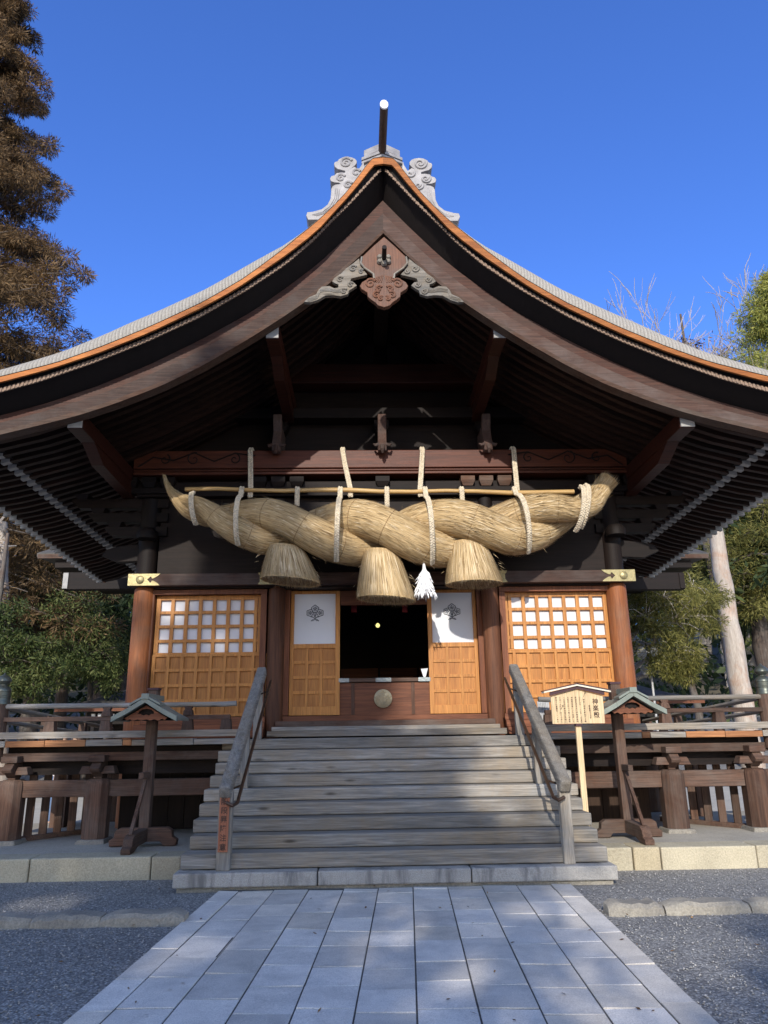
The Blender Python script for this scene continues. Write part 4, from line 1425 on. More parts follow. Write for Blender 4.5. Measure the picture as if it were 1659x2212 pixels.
# ------------------------------------------------------------------ veranda
vf = MB()
vf.box(-5.3, -2.2, 10.86, 12.05, 1.46, 1.525); vf.box(2.28, 5.36, 10.86, 12.05, 1.46, 1.525); vf.box(-2.2, 2.28, 11.1, 12.05, 1.46, 1.505)
vf.box(-5.3, -4.2, 12.05, 17, 1.46, 1.525); vf.box(4.25, 5.36, 12.05, 17, 1.46, 1.525)
vr = vf.build('veranda_floor', M['brownX'], hall)
for sg in (-1, 1):
    x = 2.05
    k = 0
    for wd in (0.62, 0.5, 0.34, 0.12, 0.5, 0.55, 0.53, 0.26):
        mb = MB()
        mb.box(sg * (x + .003) + GX, sg * (x + wd - .003) + GX, 10.62, 10.858, 1.455 + random.uniform(-.004, .004), 1.537 + random.uniform(-.005, .005))
        o = mb.build('edge_plank', M['plank'] if k in (3, 5, 6) else M['greyX'], vr, bevel=0.006)
        if k in (3, 5, 6): lab(o, 'newer orange plank in the veranda edge')
        x += wd
        k += 1
    mb = MB(); mb.box(sg * 2.3 + GX, sg * 5.32 + GX, 10.74, 10.86, 1.262, 1.375)
    mb.build('edge_girder', M['brownX'], hall, bevel=0.008)
    mb = MB(); mb.box(sg * 2.25 + GX, sg * 5.3 + GX, 10.95, 11.02, 1.08, 1.455)
    mb.build('joist_board', M['darkX'], hall)
    mb = MB(); mb.box(sg * 2.35 + GX, sg * 5.6 + GX, 10.73, 10.83, 0.805, 1.02)
    mb.build('tie_beam', M['brownX'], hall, bevel=0.01)
    for xp in (3.925, 5.085):
        xc = sg * xp + 0.012
        mb = MB()
        c = .06
        oct_ = [(.155, .08), (.08, .155), (-.08, .155), (-.155, .08), (-.155, -.08), (-.08, -.155), (.08, -.155), (.155, -.08)]
        rowz = ((0.285, 1.0), (0.97, 1.0), (1.01, .94), (1.035, .75))
        vs = [(xc + a * s, 10.78 + b * s, z) for z, s in rowz for a, b in oct_]
        fs = [(i * 8 + j, i * 8 + (j + 1) % 8, (i + 1) * 8 + (j + 1) % 8, (i + 1) * 8 + j) for i in range(3) for j in range(8)] + [tuple(range(8))[::-1], tuple(range(24, 32))]
        mb.add(vs, fs)
        vp = mb.build('veranda_post', M['brownZ'], hall)
        mb = MB(); mb.frustum(xc, 10.78, 0.225, 0.284, .4, .4, .35, .35)
        mb.build('base_stone', M['kerb'], vp, bevel=0.01)
        mb = MB()
        mb.box(xc - .05, xc + .05, 10.7, 10.86, 1.036, 1.1)
        mb.frustum(xc - .15, 10.72, 1.1, 1.2, .19, .19, .12, .14)
        mb.frustum(xc + .15, 10.72, 1.1, 1.2, .19, .19, .12, .14)
        mb.prism([(10.86, 1.06), (10.7, 1.06), (10.62, 1.12), (10.54, 1.13), (10.51, 1.17), (10.55, 1.2), (10.6, 1.25), (10.86, 1.25)], xc - .065, xc + .065, 'X')
        mb.box(xc - .11, xc + .11, 10.56, 10.86, 1.262 - .008, 1.34)
        mb.build('bracket', M['brownX'], vp, bevel=0.008)
    # slatted screen running back under the floor
    A, B = Vector((sg * 4.98, 10.95, 0)), Vector((sg * 4.2, 12.0, 0))
    d = (B - A)
    for k in range(6):
        q = A + d * ((k + .5) / 6)
        mb = MB(); mb.beam(q + Vector((0, 0, .29)), q + Vector((0, 0, 1.3)), .105, .03)
        mb.build('screen_slat', M['brownZ'], hall)
    mb = MB(); mb.beam(A + Vector((0, 0, .265)), B + Vector((0, 0, .265)), .1, .06)
    mb.build('screen_sill', M['brownX'], hall)
    for xp, yp in ((5.1, 12.6), (5.1, 14.4), (5.1, 16.2), (4.6, 13.6)):
        mb = MB(); mb.box(sg * xp - .11, sg * xp + .11, yp - .11, yp + .11, -.02, 1.455)
        mb.build('floor_post', M['brownZ'], hall)

# balustrades
for sg, side in ((-1, 'left'), (1, 'right')):
    bl = root('balustrade', 'weathered timber balustrade with bronze-capped corner post, %s of the stair' % side, 'railing', (sg * 3.7 + GX, 10.7, 1.53), 'balustrades on the veranda')
    mb = MB(); mb.box(sg * 2.06 + GX, sg * 5.42 + GX, 10.64, 10.78, 1.562, 1.652)
    mb.build('base_rail', M['greyX'], bl, bevel=0.008)
    mb = MB()
    x = 2.2
    while x < 5.3:
        mb.box(sg * x + GX, sg * (x + .12) + GX, 10.66, 10.76, 1.536, 1.563)
        x += .55
    mb.build('spacer_block', M['greyX'], bl) if False else None
    mb = MB(); mb.box(sg * 2.2 + GX, sg * 5.4 + GX, 10.67, 10.75, 1.79, 1.85)
    mb.build('middle_rail', M['brownX'], bl, bevel=0.006)
    mb = MB(); mb.tube([(sg * 2.12 + GX, 10.71, 2.0), (sg * 2.3 + GX, 10.71, 1.99), (sg * 5.36 + GX, 10.71, 1.995)], .036, 10)
    mb.build('top_rail', M['greyX'], bl, smooth=True)
    for xp, tall in ((2.78, 1), (3.9, 1), (4.66, 0), (2.25, 0)):
        mb = MB()
        xc = sg * xp + GX
        mb.frustum(xc, 10.71, 1.653, 1.789, .15, .13, .12, .11)
        if tall:
            mb.frustum(xc, 10.71, 1.851, 1.905, .13, .12, .115, .11)
            mb.frustum(xc, 10.71, 1.905, 1.93, .115, .11, .08, .08)
            mb.frustum(xc, 10.71, 1.93, 1.97, .08, .08, .12, .08)
        mb.build('baluster', M['brownZ'], bl)
    xn = sg * 5.38 + GX
    mb = MB(); mb.lathe([(.105, 1.3), (.105, 2.04)], xn, 10.73, 16)
    nw = mb.build('newel_post', M['brownZ'], bl, smooth=True)
    mb = MB()
    mb.lathe([(.112, 2.03), (.112, 2.06), (.105, 2.07), (.105, 2.12), (.111, 2.125), (.111, 2.14), (.105, 2.145), (.105, 2.2), (.11, 2.205), (.11, 2.22), (.095, 2.25), (.06, 2.275), (.045, 2.285), (.045, 2.295), (.075, 2.31), (.097, 2.345), (.09, 2.38), (.06, 2.41), (.025, 2.43), (.008, 2.46)], xn, 10.73, 20)
    mb.build('finial', M['bronze'], nw, smooth=True)
    for z0, z1, hw in ((1.99, 1.72, .035), (1.8, 1.56, .03)):
        mb = MB(); mb.tube([(xn, 10.8, z0), (sg * 5.36, 15.5, z1)], hw, 8)
        mb.build('side_rail', M['greyY'], bl, smooth=True)
    for yy in (12.3, 13.9, 15.4):
        mb = MB(); mb.frustum(xn, yy, 1.5, 1.99 - (yy - 10.8) * .0575, .13, .13, .11, .11)
        mb.build('side_baluster', M['brownZ'], bl)

# ------------------------------------------------------------------ the great straw rope
RP = [(-3.56, 5.66, .035), (-3.50, 5.5, .06), (-3.41, 5.35, .09), (-3.21, 5.15, .165), (-2.9, 5.03, .25), (-2.44, 4.87, .37), (-1.99, 4.79, .44), (-.94, 4.68, .51), (.11, 4.64, .55), (1.16, 4.64, .55), (2.07, 4.72, .5), (2.69, 4.87, .42), (3.15, 5.0, .32), (3.42, 5.15, .26), (3.58, 5.32, .2), (3.66, 5.42, .19)]
_rx = np.array([p[0] for p in RP]); _rz = np.array([p[1] for p in RP]); _rr = np.array([p[2] for p in RP])
YR = 11.5


def rope_c(x):
    return float(np.interp(x, _rx, _rz)), float(np.interp(x, _rx, _rr))


# smooth arc-length samples of the centre line
_dense = np.linspace(0, len(RP) - 1, 600)
_cx, _cz, _cr = (np.interp(_dense, np.arange(len(RP)), a) for a in (_rx, _rz, _rr))
_k = np.hanning(45); _k /= _k.sum()
def _sm(a):
    return np.convolve(np.pad(a, 22, mode='reflect', reflect_type='odd'), _k, 'valid')
_cx, _cz, _cr = _sm(_cx), _sm(_cz), np.maximum(_sm(_cr), .02)
rope = root('straw_rope', 'huge twisted straw rope hanging across the front of the hall', 'straw rope', (0, YR, 4.7))
strand_blades = []
strands = []
for k, x0 in enumerate((-2.07, -0.605)):
    P, rad = [], []
    for i in range(0, 600, 3):
        x, z, rt = _cx[i], _cz[i], _cr[i]
        th = math.pi * (x - x0) / 1.465
        if x < -2.6: th = math.pi * (-2.6 - x0) / 1.465 + (x + 2.6) * 3.2
        a = 0.45 * rt
        P.append(Vector((x, YR - 1.1 * a * math.sin(th), z + a * math.cos(th))))
        rad.append(0.565 * rt * (1 + 0.02 * math.sin(i * .21 + k)))
    mb = MB()
    mb.tube(P, rad, 30, True, uv=True)
    so = mb.build('strand', M['straw'], rope, smooth='all')
    strands.append((P, rad, so))
    P_, r_ = np.array([p[:] for p in P]), np.array(rad)
    T_ = np.gradient(P_, axis=0)
    T_ = unit(T_)
    n = 14000
    wts = r_ / r_.sum()
    idx = rng.choice(len(P_), n, p=wts)
    an = rng.uniform(0, 2 * math.pi, n)
    t = T_[idx]
    a_ = unit(np.cross(t, np.array([[0, 0, 1.0]])))
    b_ = np.cross(t, a_)
    out = a_ * np.cos(an)[:, None] + b_ * np.sin(an)[:, None]
    pos = P_[idx] + out * (r_[idx] * rng.uniform(.985, 1.005, n))[:, None]
    dirn = t + out * rng.normal(0.01, .035, (n, 1)) + rng.normal(0, .05, (n, 3))
    dirn *= np.where(rng.random(n) < .15, -1, 1)[:, None]
    Lb = rng.uniform(.08, .26, n) * np.clip(r_[idx] / .25, .4, 1)
    V = blade_verts(pos, dirn, Lb, rng.uniform(.005, .013, n), out)
    ns = 130                                             # stray ends standing off the surface
    j = rng.choice(n, ns)
    V2 = blade_verts(pos[j], t[j] * .7 + out[j] * rng.uniform(.2, .8, (ns, 1)) + rng.normal(0, .3, (ns, 3)), rng.uniform(.05, .13, ns), .004, None)
    tag(fast_mesh('loose_straw', np.concatenate([V, V2]), 4, M['strawblade'], so), kind='stuff')
    s_ = 0.25
    cum = np.concatenate([[0], np.cumsum(np.linalg.norm(np.diff(P_, axis=0), axis=1))])
    q = 0.9 + .3 * k
    while q < cum[-1] - .8:
        i = int(np.searchsorted(cum, q))
        tt = Vector(T_[i]); A = tt.cross(Vector((0, 0, 1))).normalized(); B = tt.cross(A)
        c, r = Vector(P_[i]), r_[i] * 1.004
        pts = [c + A * (r * math.cos(g)) + B * (r * math.sin(g)) for g in np.linspace(0, 2 * math.pi, 37)]
        ring = MB()
        ring.tube(pts, 0.0055, 5, False)
        ring.build('binding', M['strawcut'], so, smooth=True)
        q += 0.62
# flared cut end at the right
mb = MB()
e0, e1 = Vector((3.6, YR, 5.34)), Vector((3.76, YR - .02, 5.54))
mb.tube([e0, e0.lerp(e1, .5), e1], [.14, .14, .165], 20, True, uv=True)
fe = mb.build('cut_end', M['straw'], rope, smooth=True)
n = 900
an = rng.uniform(0, 6.283, n)
ax = np.array((e1 - e0).normalized()); a_ = unit(np.cross(ax, [0, 1, 0])[None])[0]; b_ = np.cross(ax, a_)
out = np.cos(an)[:, None] * a_ + np.sin(an)[:, None] * b_
t_ = rng.uniform(-.6, .8, n)[:, None]
pos = np.array(e0) + (np.array(e1 - e0)) * t_ + out * (0.135 + .025 * np.clip(t_, 0, 1))
V = blade_verts(pos, ax[None] + out * rng.uniform(0, .22, (n, 1)) + rng.normal(0, .06, (n, 3)), rng.uniform(.07, .15, n), .008, out)
tag(fast_mesh('loose_straw', V, 4, M['strawblade'], fe), kind='stuff')

# three hanging straw bundles
BG = 'straw bundles hanging from the great rope'
for (tx, tz, rt, bx, bz, rb, tilt, lab_) in ((-1.53, 4.42, .27, -1.45, 3.86, .47, -.1, 'shaded straw bundle under the left part of the great rope, hanging over the left doorpost'),
                                             (-.03, 4.34, .27, .045, 3.56, .46, -.07, 'longest straw bundle hanging over the middle of the open doorway'),
                                             (1.36, 4.47, .27, 1.435, 3.79, .45, .0, 'sunlit straw bundle right of the white paper tassel')):
    b = root('straw_bundle', lab_, 'straw bundle', (tx, YR, tz), BG)
    yb = YR - .06
    top, bot = Vector((tx, yb, tz)), Vector((bx, yb, bz))
    axd = (bot - top).normalized()
    up = Vector((math.cos(tilt), 0, math.sin(tilt)))
    fwd = Vector((0, 1, 0))
    mb = MB()
    rows = []
    uvr = []
    nn = 40
    for i, f in enumerate(np.linspace(0, 1, 9)):
        c = top.lerp(bot, f)
        r = rt + (rb - rt) * f ** .9
        rows.append([c + up * (r * math.cos(g)) + fwd * (r * .9 * math.sin(g)) for g in np.linspace(0, 2 * math.pi, nn + 1)])
        uvr.append([(j / nn, f * .8) for j in range(nn + 1)])
    mb.loft(rows, uvr)
    body = mb.build('bundle_body', M['straw'], b, smooth=True)
    mb = MB()
    rings = [[bot - axd * (.03 + .05 * (1 - q)) + up * (rb * q * math.cos(g)) + fwd * (rb * .9 * q * math.sin(g)) for g in np.linspace(0, 2 * math.pi, nn + 1)] for q in (0.02, .3, .6, .85, .985)]
    mb.loft(rings)
    lab(mb.build('cut_base', M['strawcut'], b), 'brown cut underside of the bundle')
    n = 5200
    an = rng.uniform(0, 6.283, n)
    f0 = np.where(rng.random(n) < .5, rng.uniform(0, .12, n), rng.uniform(0, .7, n))
    u_, w_ = np.array(up), np.array(fwd)
    ring = np.cos(an)[:, None] * u_ + .9 * np.sin(an)[:, None] * w_
    jit = rng.normal(0, .012, (n, 3))
    p0 = np.array(top) + (np.array(bot) - np.array(top)) * f0[:, None] + ring * (rt + (rb - rt) * f0 ** .9 + .004)[:, None]
    f1 = np.minimum(1.0 + rng.normal(0.0, .03, n), f0 + rng.uniform(.35, 1.1, n))
    p1 = np.array(top) + (np.array(bot) - np.array(top)) * f1[:, None] + ring * (rt + (rb - rt) * np.minimum(f1, 1.1) ** .9 + .006)[:, None] + jit
    dd = p1 - p0
    V = blade_verts(p0, dd, np.linalg.norm(dd, axis=1), rng.uniform(.007, .014, n), ring)
    n2 = 1500                                            # ends seen from below
    q = np.sqrt(rng.random(n2)); an = rng.uniform(0, 6.283, n2)
    ring = np.cos(an)[:, None] * u_ + .9 * np.sin(an)[:, None] * w_
    p0 = np.array(bot) - np.array(axd) * .1 + ring * (rb * q * .97)[:, None]
    V2 = blade_verts(p0, np.array(axd)[None] + rng.normal(0, .12, (n2, 3)), rng.uniform(.06, .14, n2), .009)
    n3 = 40
    an = rng.uniform(0, 6.283, n3)
    ring = np.cos(an)[:, None] * u_ + .9 * np.sin(an)[:, None] * w_
    p0 = np.array(bot) + ring * rb * .97 - np.array(axd) * rng.uniform(.1, .5, (n3, 1))
    V3 = blade_verts(p0, np.array(axd)[None] * rng.uniform(.3, 1, (n3, 1)) + ring * .8 + rng.normal(0, .3, (n3, 3)), rng.uniform(.08, .18, n3), .006)
    tag(fast_mesh('hanging_straw', np.concatenate([V, V2, V3]), 4, M['strawblade'], body), kind='stuff')

# pole and plaited cords
mb = MB()
a, b = at(400, 1057, YR), at(1240, 1064, YR)
pts = [a.lerp(b, i / 12) + Vector((0, 0, .015 * math.sin(i * 1.7))) for i in range(13)]
mb.tube(pts, [.036 - .003 * math.sin(i) for i in range(13)], 10)
pole = mb.build('hanging_pole', M['bamboo'], None, smooth=True)
tag(pole, 'long pale peeled pole above the great straw rope', 'pole')
CG = 'plaited cords carrying the straw rope'
names = ('first plaited cord from the left running from the beam to the pole', 'plaited cord left of the middle bracket, hanging from the beam to the pole', 'plaited cord right of the middle bracket, hanging from the beam to the pole', 'last plaited cord on the right running from the beam to the pole')
for (xa, xb), lb in zip(((540, 541), (740, 757), (913, 908), (1111, 1118)), names):
    p0, p1 = at(xa, 980, 11.97), at(xb, 1072, 11.56)
    mb = MB()
    braid(mb, [(p0.x, 12.3, 6.34), (p0.x, 12.08, 6.345), (p0.x, 11.99, 6.27), (p0.x * .7 + p1.x * .3, 11.88, 5.98), (p1.x, 11.56, 5.42), (p1.x, 11.52, 5.28)], .028, .13, .019)
    tag(mb.build('plaited_cord', M['cord'], None, smooth=True), lb, 'cord', CG)
WG = 'plaited bands tying the rope to the pole'
for px, lean, full, lb in ((519, 0.0, 1, 'plaited band over the left shaded part of the great rope'), (735, -.05, 1, 'plaited band over the rope between the left and middle bundles'), (921, .06, 1, 'plaited band over the rope ending near the white tassel'), (1117, .12, 1, 'plaited band over the sunlit right part of the great rope'),
                       (641, 0, 0, 'short plaited tie on the pole above the left bundle'), (837, 0, 0, 'short plaited tie on the pole above the middle bundle'), (1001, 0, 0, 'short plaited tie on the pole above the right bundle')):
    x = at(px, 1150, YR).x
    zc, rt = rope_c(x)
    zp = at(px, 1060, YR).z
    loop = [(x, YR + .05, zp - .03), (x, YR + .03, zp + .04), (x, YR - .03, zp + .045), (x, YR - .05, zp)]
    if full:
        R_ = rt + .035
        arc = []
        for g in np.linspace(75, -70, 12):
            f = (75 - g) / 145
            arc.append((x + lean * f, YR - R_ * 1.08 * math.cos(R(g)), zc + R_ * math.sin(R(g))))
        path = loop + arc
    else:
        path = loop + [(x, YR - .05, zp - .12), (x, YR - .05, zc + rt * .8)]
    mb = MB()
    braid(mb, path, .027, .12, .018, (0, -1, 0.35) if full else (0, -1, 0))
    tag(mb.build('rope_band', M['cord'], None, smooth=True), lb, 'cord', WG)
for xa, xb, lb in ((-2.97, -3.08, 'slanting plaited wrap round the thin left end of the great rope'), (3.1, 3.3, 'double plaited wrap round the right end of the great rope')):
    mb = MB()
    for dx in ((0,) if xa < 0 else (0, .085)):
        zc, rt = rope_c((xa + xb) / 2)
        tz = .55 if xa > 0 else -.45
        path = [(xa * .2 + xb * .8 + dx, YR, 5.42)]
        for g in np.linspace(95, -75, 12):
            f = (95 - g) / 170
            q = xb + (xa - xb) * f + dx
            z2, r2 = rope_c(q)
            path.append((q, YR - (r2 + .05) * 1.1 * math.cos(R(g)), z2 + (r2 + .04) * math.sin(R(g))))
        braid(mb, path, .027, .12, .018)
    tag(mb.build('rope_wrap', M['cord'], None, smooth=True), lb, 'cord', WG)

# white paper tassel
wt = root('paper_tassel', 'white paper tassel hanging between the middle and right straw bundles', 'tassel', (.645, 11.35, 4.2))
mb = MB()
mb.tube([(.64, 11.3, 4.3), (.64, 11.32, 4.1), (.645, 11.34, 3.98)], [.015, .02, .035], 8)
mb.lathe([(.03, 4.02), (.07, 3.94), (.1, 3.8), (.1, 3.64), (.05, 3.6)], .645, 11.34, 12)
mb.build('tassel_core', M['white'], wt, smooth=True)
n = 420
an = rng.uniform(0, 6.283, n)
f = rng.uniform(0, 1, n)
rr = .045 + .1 * f
p0 = np.stack([.645 + rr * np.cos(an), 11.34 + rr * np.sin(an), 4.0 - .36 * f], 1)
dr_ = np.stack([np.cos(an) * .35, np.sin(an) * .35, -np.ones(n)], 1) + rng.normal(0, .18, (n, 3))
tag(fast_mesh('paper_strips', blade_verts(p0, dr_, rng.uniform(.07, .14, n), rng.uniform(.015, .03, n)), 4, M['white'], wt), kind='stuff')


# ------------------------------------------------------------------ roofed lantern posts
def lantern_post(x, y, label, mirror):
    r_ = root('lantern_post', label, 'lantern post', (x, y, .235), 'roofed wooden lantern posts')
    mb = MB(); mb.box(x - .065, x + .065, y - .065, y + .065, .3, 2.17)
    po = mb.build('post', M['brownZ'], r_, bevel=.008)
    mb = MB(); mb.box(x - .075, x + .075, y - .075, y + .075, 2.17, 2.2)
    mb.build('post_cap', M['plum'], po, bevel=.004)
    yf, yb = y - .56, y + .14
    xo = x + .05
    ap, ev, hw = 2.0, 1.765, .4
    def prof(off, w0=1.0):
        return [(-hw * w0, ev + off), (-hw * w0 * .55, ev + .096 + off), (0, ap + off)]
    mb = MB()
    for sg in (-1, 1):
        pts = [(-sg * a, b) for a, b in prof(0)]
        for (xa, za), (xb, zb) in zip(pts, pts[1:]):
            mb.prism([(xo + xa, za), (xo + xb, zb), (xo + xb, zb + .035), (xo + xa, za + .035)], yf + .06, yb)
        pts = [(-sg * a, b) for a, b in prof(.0, 1.03)]
        for (xa, za), (xb, zb) in zip(pts, pts[1:]):
            mb.prism([(xo + xa, za - .012), (xo + xb, zb - .012), (xo + xb, zb + .055), (xo + xa, za + .055)], yf - .03, yf + .055)
        (xa, za), (xb, zb) = pts[1], pts[2]
        mb.prism([(xo + xa * .85, za + .09), (xo + xb, zb + .056), (xo + xb, zb + .085), (xo + xa * .85, za + .12)], yf - .035, yf + .2)
    mb.prism([(xo - .05, ap + .03), (xo + .05, ap + .03), (xo + .045, ap + .1), (xo - .045, ap + .1)], yf - .045, yb + .02)
    mb.build('copper_roof', M['copper'], r_, bevel=.004)
    mb = MB()
    for sg in (-1, 1):
        out_ = [(0.0, 1.955), (.27, 1.80), (.24, 1.775), (.2, 1.79), (.16, 1.765), (.11, 1.785), (.06, 1.77), (0.0, 1.785), (0.0, 1.845), (.035, 1.83), (.07, 1.85), (.095, 1.845), (.1, 1.875), (.06, 1.905), (0, 1.915)]
        mb.prism([(xo + sg * a, b) for a, b in out_], yf + .062, yf + .1)
    mb.build('gable_board', M['redX'], r_)
    mb = MB()
    mb.box(xo - .3, xo + .3, yf + .12, yb - .02, 1.775, 1.83)
    mb.prism([(xo - .33, 1.775), (xo + .33, 1.775), (xo, 1.97)], yf + .12, yf + .14)
    mb.build('roof_frame', M['darkX'], r_)
    mb = MB()                                            # cross foot
    pl = [(-.42, .24), (-.26, .24), (-.22, .29), (.22, .29), (.26, .24), (.42, .24), (.43, .31), (.37, .345), (.36, .42), (.3, .455), (-.3, .455), (-.36, .42), (-.37, .345), (-.43, .31)]
    mb.prism([(x + a, b) for a, b in pl], y - .06, y + .06)
    mb.build('cross_foot', M['brownX'], r_, bevel=.008)
    mb = MB()
    pl = [(-.063, .29), (-.42, .29), (-.6, .24), (-.76, .24), (-.76, .3), (-.7, .32), (-.67, .4), (-.6, .44), (-.063, .452)]
    mb.prism([(y + a, b) for a, b in pl], x - .058, x + .058, 'X')
    mb.build('front_foot', M['brownY'], r_, bevel=.008)
    mb = MB(); mb.beam((x, y - .6, .43), (x, y - .07, 1.1), .04, .05)
    mb.build('brace', M['brownZ'], r_)
    mb = MB(); mb.box(x - .03, x + .03, y - .34, y - .067, 1.06, 1.135)
    mb.build('peg_arm', M['brownY'], r_, bevel=.004)


lantern_post(3.12, 10.33, 'roofed lantern post with green copper roof in sunlight, beside the inscribed notice board', 1)
lantern_post(-3.135, 10.33, 'roofed lantern post standing in shade in front of the left balustrade', -1)

# ------------------------------------------------------------------ notice board
nb = root('notice_board', 'pale inscribed notice board with a small gabled roof on a single post', 'notice board', (2.47, 9.9, .235))
xl, xr, yb_ = 2.135, 2.805, 9.9
mb = MB(); mb.prism([(xl, 1.655), (xr, 1.655), (xr, 2.0), (2.47, 2.085), (xl, 2.0)], yb_ - .015, yb_ + .015)
bo = mb.build('board', M['signwood'], nb, bevel=.003)
mb = MB(); mb.box(2.435, 2.505, yb_ + .016, yb_ + .06, .22, 2.05)
mb.build('post', M['signwood'], nb, bevel=.003)
mb = MB()
for sg in (-1, 1):
    mb.prism([(2.47, 2.12), (2.47 + sg * .43, 2.035), (2.47 + sg * .43, 2.055), (2.47, 2.142)], yb_ - .075, yb_ + .07)
rf_ = mb.build('roof', M['cream'], nb)
mb = MB()
for sg in (-1, 1):
    mb.prism([(2.47, 2.143), (2.47 + sg * .437, 2.056), (2.47 + sg * .437, 2.066), (2.47, 2.154)], yb_ - .085, yb_ + .08)
mb.build('roof_capping', M['plum'], rf_)
mb = MB()
for sg in (-1, 1):
    mb.prism([(2.47, 2.086), (2.47 + sg * .35, 2.0), (2.47 + sg * .35, 2.046), (2.47, 2.118)], yb_ - .05, yb_ - .018)
mb.build('dark_trim', M['plum'], rf_)
mb = MB()
mb.box(2.43, 2.51, yb_ - .01, yb_ + .062, 1.625, 1.654)
mb.build('board_clamp', M['plum'], bo)
mb = MB()
yt = yb_ - .0165
for i, ch in enumerate('神楽殿'):
    text_into(mb, ch, 2.7 + i * .002, 1.925 - i * .083, yt, .078)
for i, ch in enumerate('国重要文化財'):
    text_into(mb, ch, 2.622 + i * .001, 1.868 - i * .028, yt, .027, 0.85)
cols = ['御神前に神楽を奉納する建物', 'で天保六年(一八三五)上社本宮', '諏訪様式を主に拝殿神楽殿', '神楽殿宮番により完成した', '又毎年大晦日の晩に神楽殿', '八五百名の奉納者が見物に', '又自の太鼓は御祈祷の折に', '奉納され重量約一トンある']
for c_, tx_ in enumerate(cols):
    chs = tx_[:12] if c_ != 1 else tx_
    pit = .32 / len(chs)
    for i, ch in enumerate(chs):
        text_into(mb, ch, 2.555 - c_ * .0505, 1.975 - i * pit, yt, .025 if len(chs) < 13 else .0225, 0.95)
mb.build('lettering', M['signink'], bo, fix=False)

nb.location = nb.location + Vector((-.055, -.2, 0))

# grey ribbed board on the veranda behind the notice board
mb = MB()
pts = []
for i in range(29):
    pts.append((2.2 + .17 * i / 28, 11.0 + .008 * (1 if (i // 2) % 2 else -1)))
mb.loft([[(x, y, z) for x, y in pts] for z in (1.535, 1.98)])
mb.loft([[(x, y + .02, z) for x, y in pts] for z in (1.535, 1.98)])
tag(mb.build('ribbed_board', M['greymetal']), 'narrow grey ribbed board standing behind the balustrade by the right handrail', 'board')

# bulb and red tassels inside the dark room
lampm, ln_, lp_, ll_ = newmat('glowing_bulb')
lp_.inputs['Emission Color'].default_value = (1, .88, .3, 1)
lp_.inputs['Emission Strength'].default_value = 0.9
mb = MB()
c = at(816, 1351, 15.0)
mb.lathe([(0, c.z - .045), (.03, c.z - .035), (.045, c.z), (.03, c.z + .03), (.012, c.z + .045)], c.x, 15.0, 12)
lb_ = root('hanging_bulb', 'small glowing bulb hanging in the dark room', 'lamp', (c.x, 15, c.z))
mb.build('bulb', lampm, lb_, smooth=True)
mb = MB(); mb.tube([(c.x, 15, c.z + .045), (c.x, 15, 4.2)], .006, 5)
mb.build('wire', M['black'], lb_)
for px, lb in ((765, 'red tassel under the door head, left in the dark doorway'), (874, 'red tassel under the door head, half hidden by the middle straw bundle')):
    c = at(px, 1306, 13.0)
    mb = MB()
    mb.frustum(c.x, 13.0, c.z - .14, c.z - .05, .1, .08, .08, .06)
    mb.frustum(c.x, 13.0, c.z - .05, c.z + .06, .1, .08, .1, .08)
    tag(mb.build('red_tassel', M['redcloth']), lb, 'tassel', 'red tassels inside the doorway')
mb = MB()
c = at(917, 1454, 12.7)
mb.prism([(c.x - .06, c.z + .07), (c.x + .06, c.z + .08), (c.x + .02, c.z - .06), (c.x - .01, c.z - .09)], 12.7, 12.705)
tag(mb.build('paper_slip', M['paper']), 'small white paper slip at the right end of the low gate', 'paper')

# ------------------------------------------------------------------ buildings behind
side_lab = ('dark side corridor roof behind the left eaves, with a reddish eave edge', 'dark side corridor roof behind the right eaves, beside the stripped pillar')
for sg, lb in ((-1, side_lab[0]), (1, side_lab[1])):
    sh_ = root('side_corridor', lb, 'corridor', (sg * 8.4, 18.5, 0), 'side corridors flanking the hall')
    xe = at(80 if sg < 0 else 1531, 1198, 19.0).x
    xi = sg * 4.4
    zt = at(100 if sg < 0 else 1500, 1196, 19.0).z
    mb = MB()
    mb.prism([(19.0, zt - .08), (19.0, zt + .02), (21.5, zt + 1.0), (23.5, zt + .2), (23.5, zt + .1)], xe, xi, 'X')
    mb.build('roof', M['roof_far'], sh_)
    mb = MB(); mb.box(xe + sg * -.05, xi, 18.99 - .06, 18.99, zt - .14, zt - .03)
    mb.build('eave_edge', M['brownX'], sh_)
    mb = MB(); mb.box(xe - sg * .45, xi, 19.1, 23, zt - .35, zt - .16)
    mb.build('eave_soffit', M['darkX'], sh_)
    mb = MB(); mb.box(xe - sg * .75, xi, 19.0, 19.25, zt - .95, zt - .5)
    be = mb.build('eave_beam', M['darkX'], sh_, bevel=.01)
    mb = MB(); mb.box(xe - sg * .75, xe - sg * .75 + sg * -.13, 18.97, 18.995, zt - .93, zt - .52)
    mb.build('end_plate', M['tip'] if sg < 0 else M['darkX'], be)
    mb = MB()
    for k in range(10):
        x = xe - sg * (1.6 + .3 * k)
        mb.box(x - .05, x + .05, 18.93, 18.999, zt - .62, zt - .52)
    mb.build('rafter_tip', M['tip'], sh_)
    mb = MB(); mb.box(xi - sg * .3, xi - sg * .05, 19.1, 19.35, -.02, zt - .9)
    mb.build('corner_post', M['darkZ'], sh_)

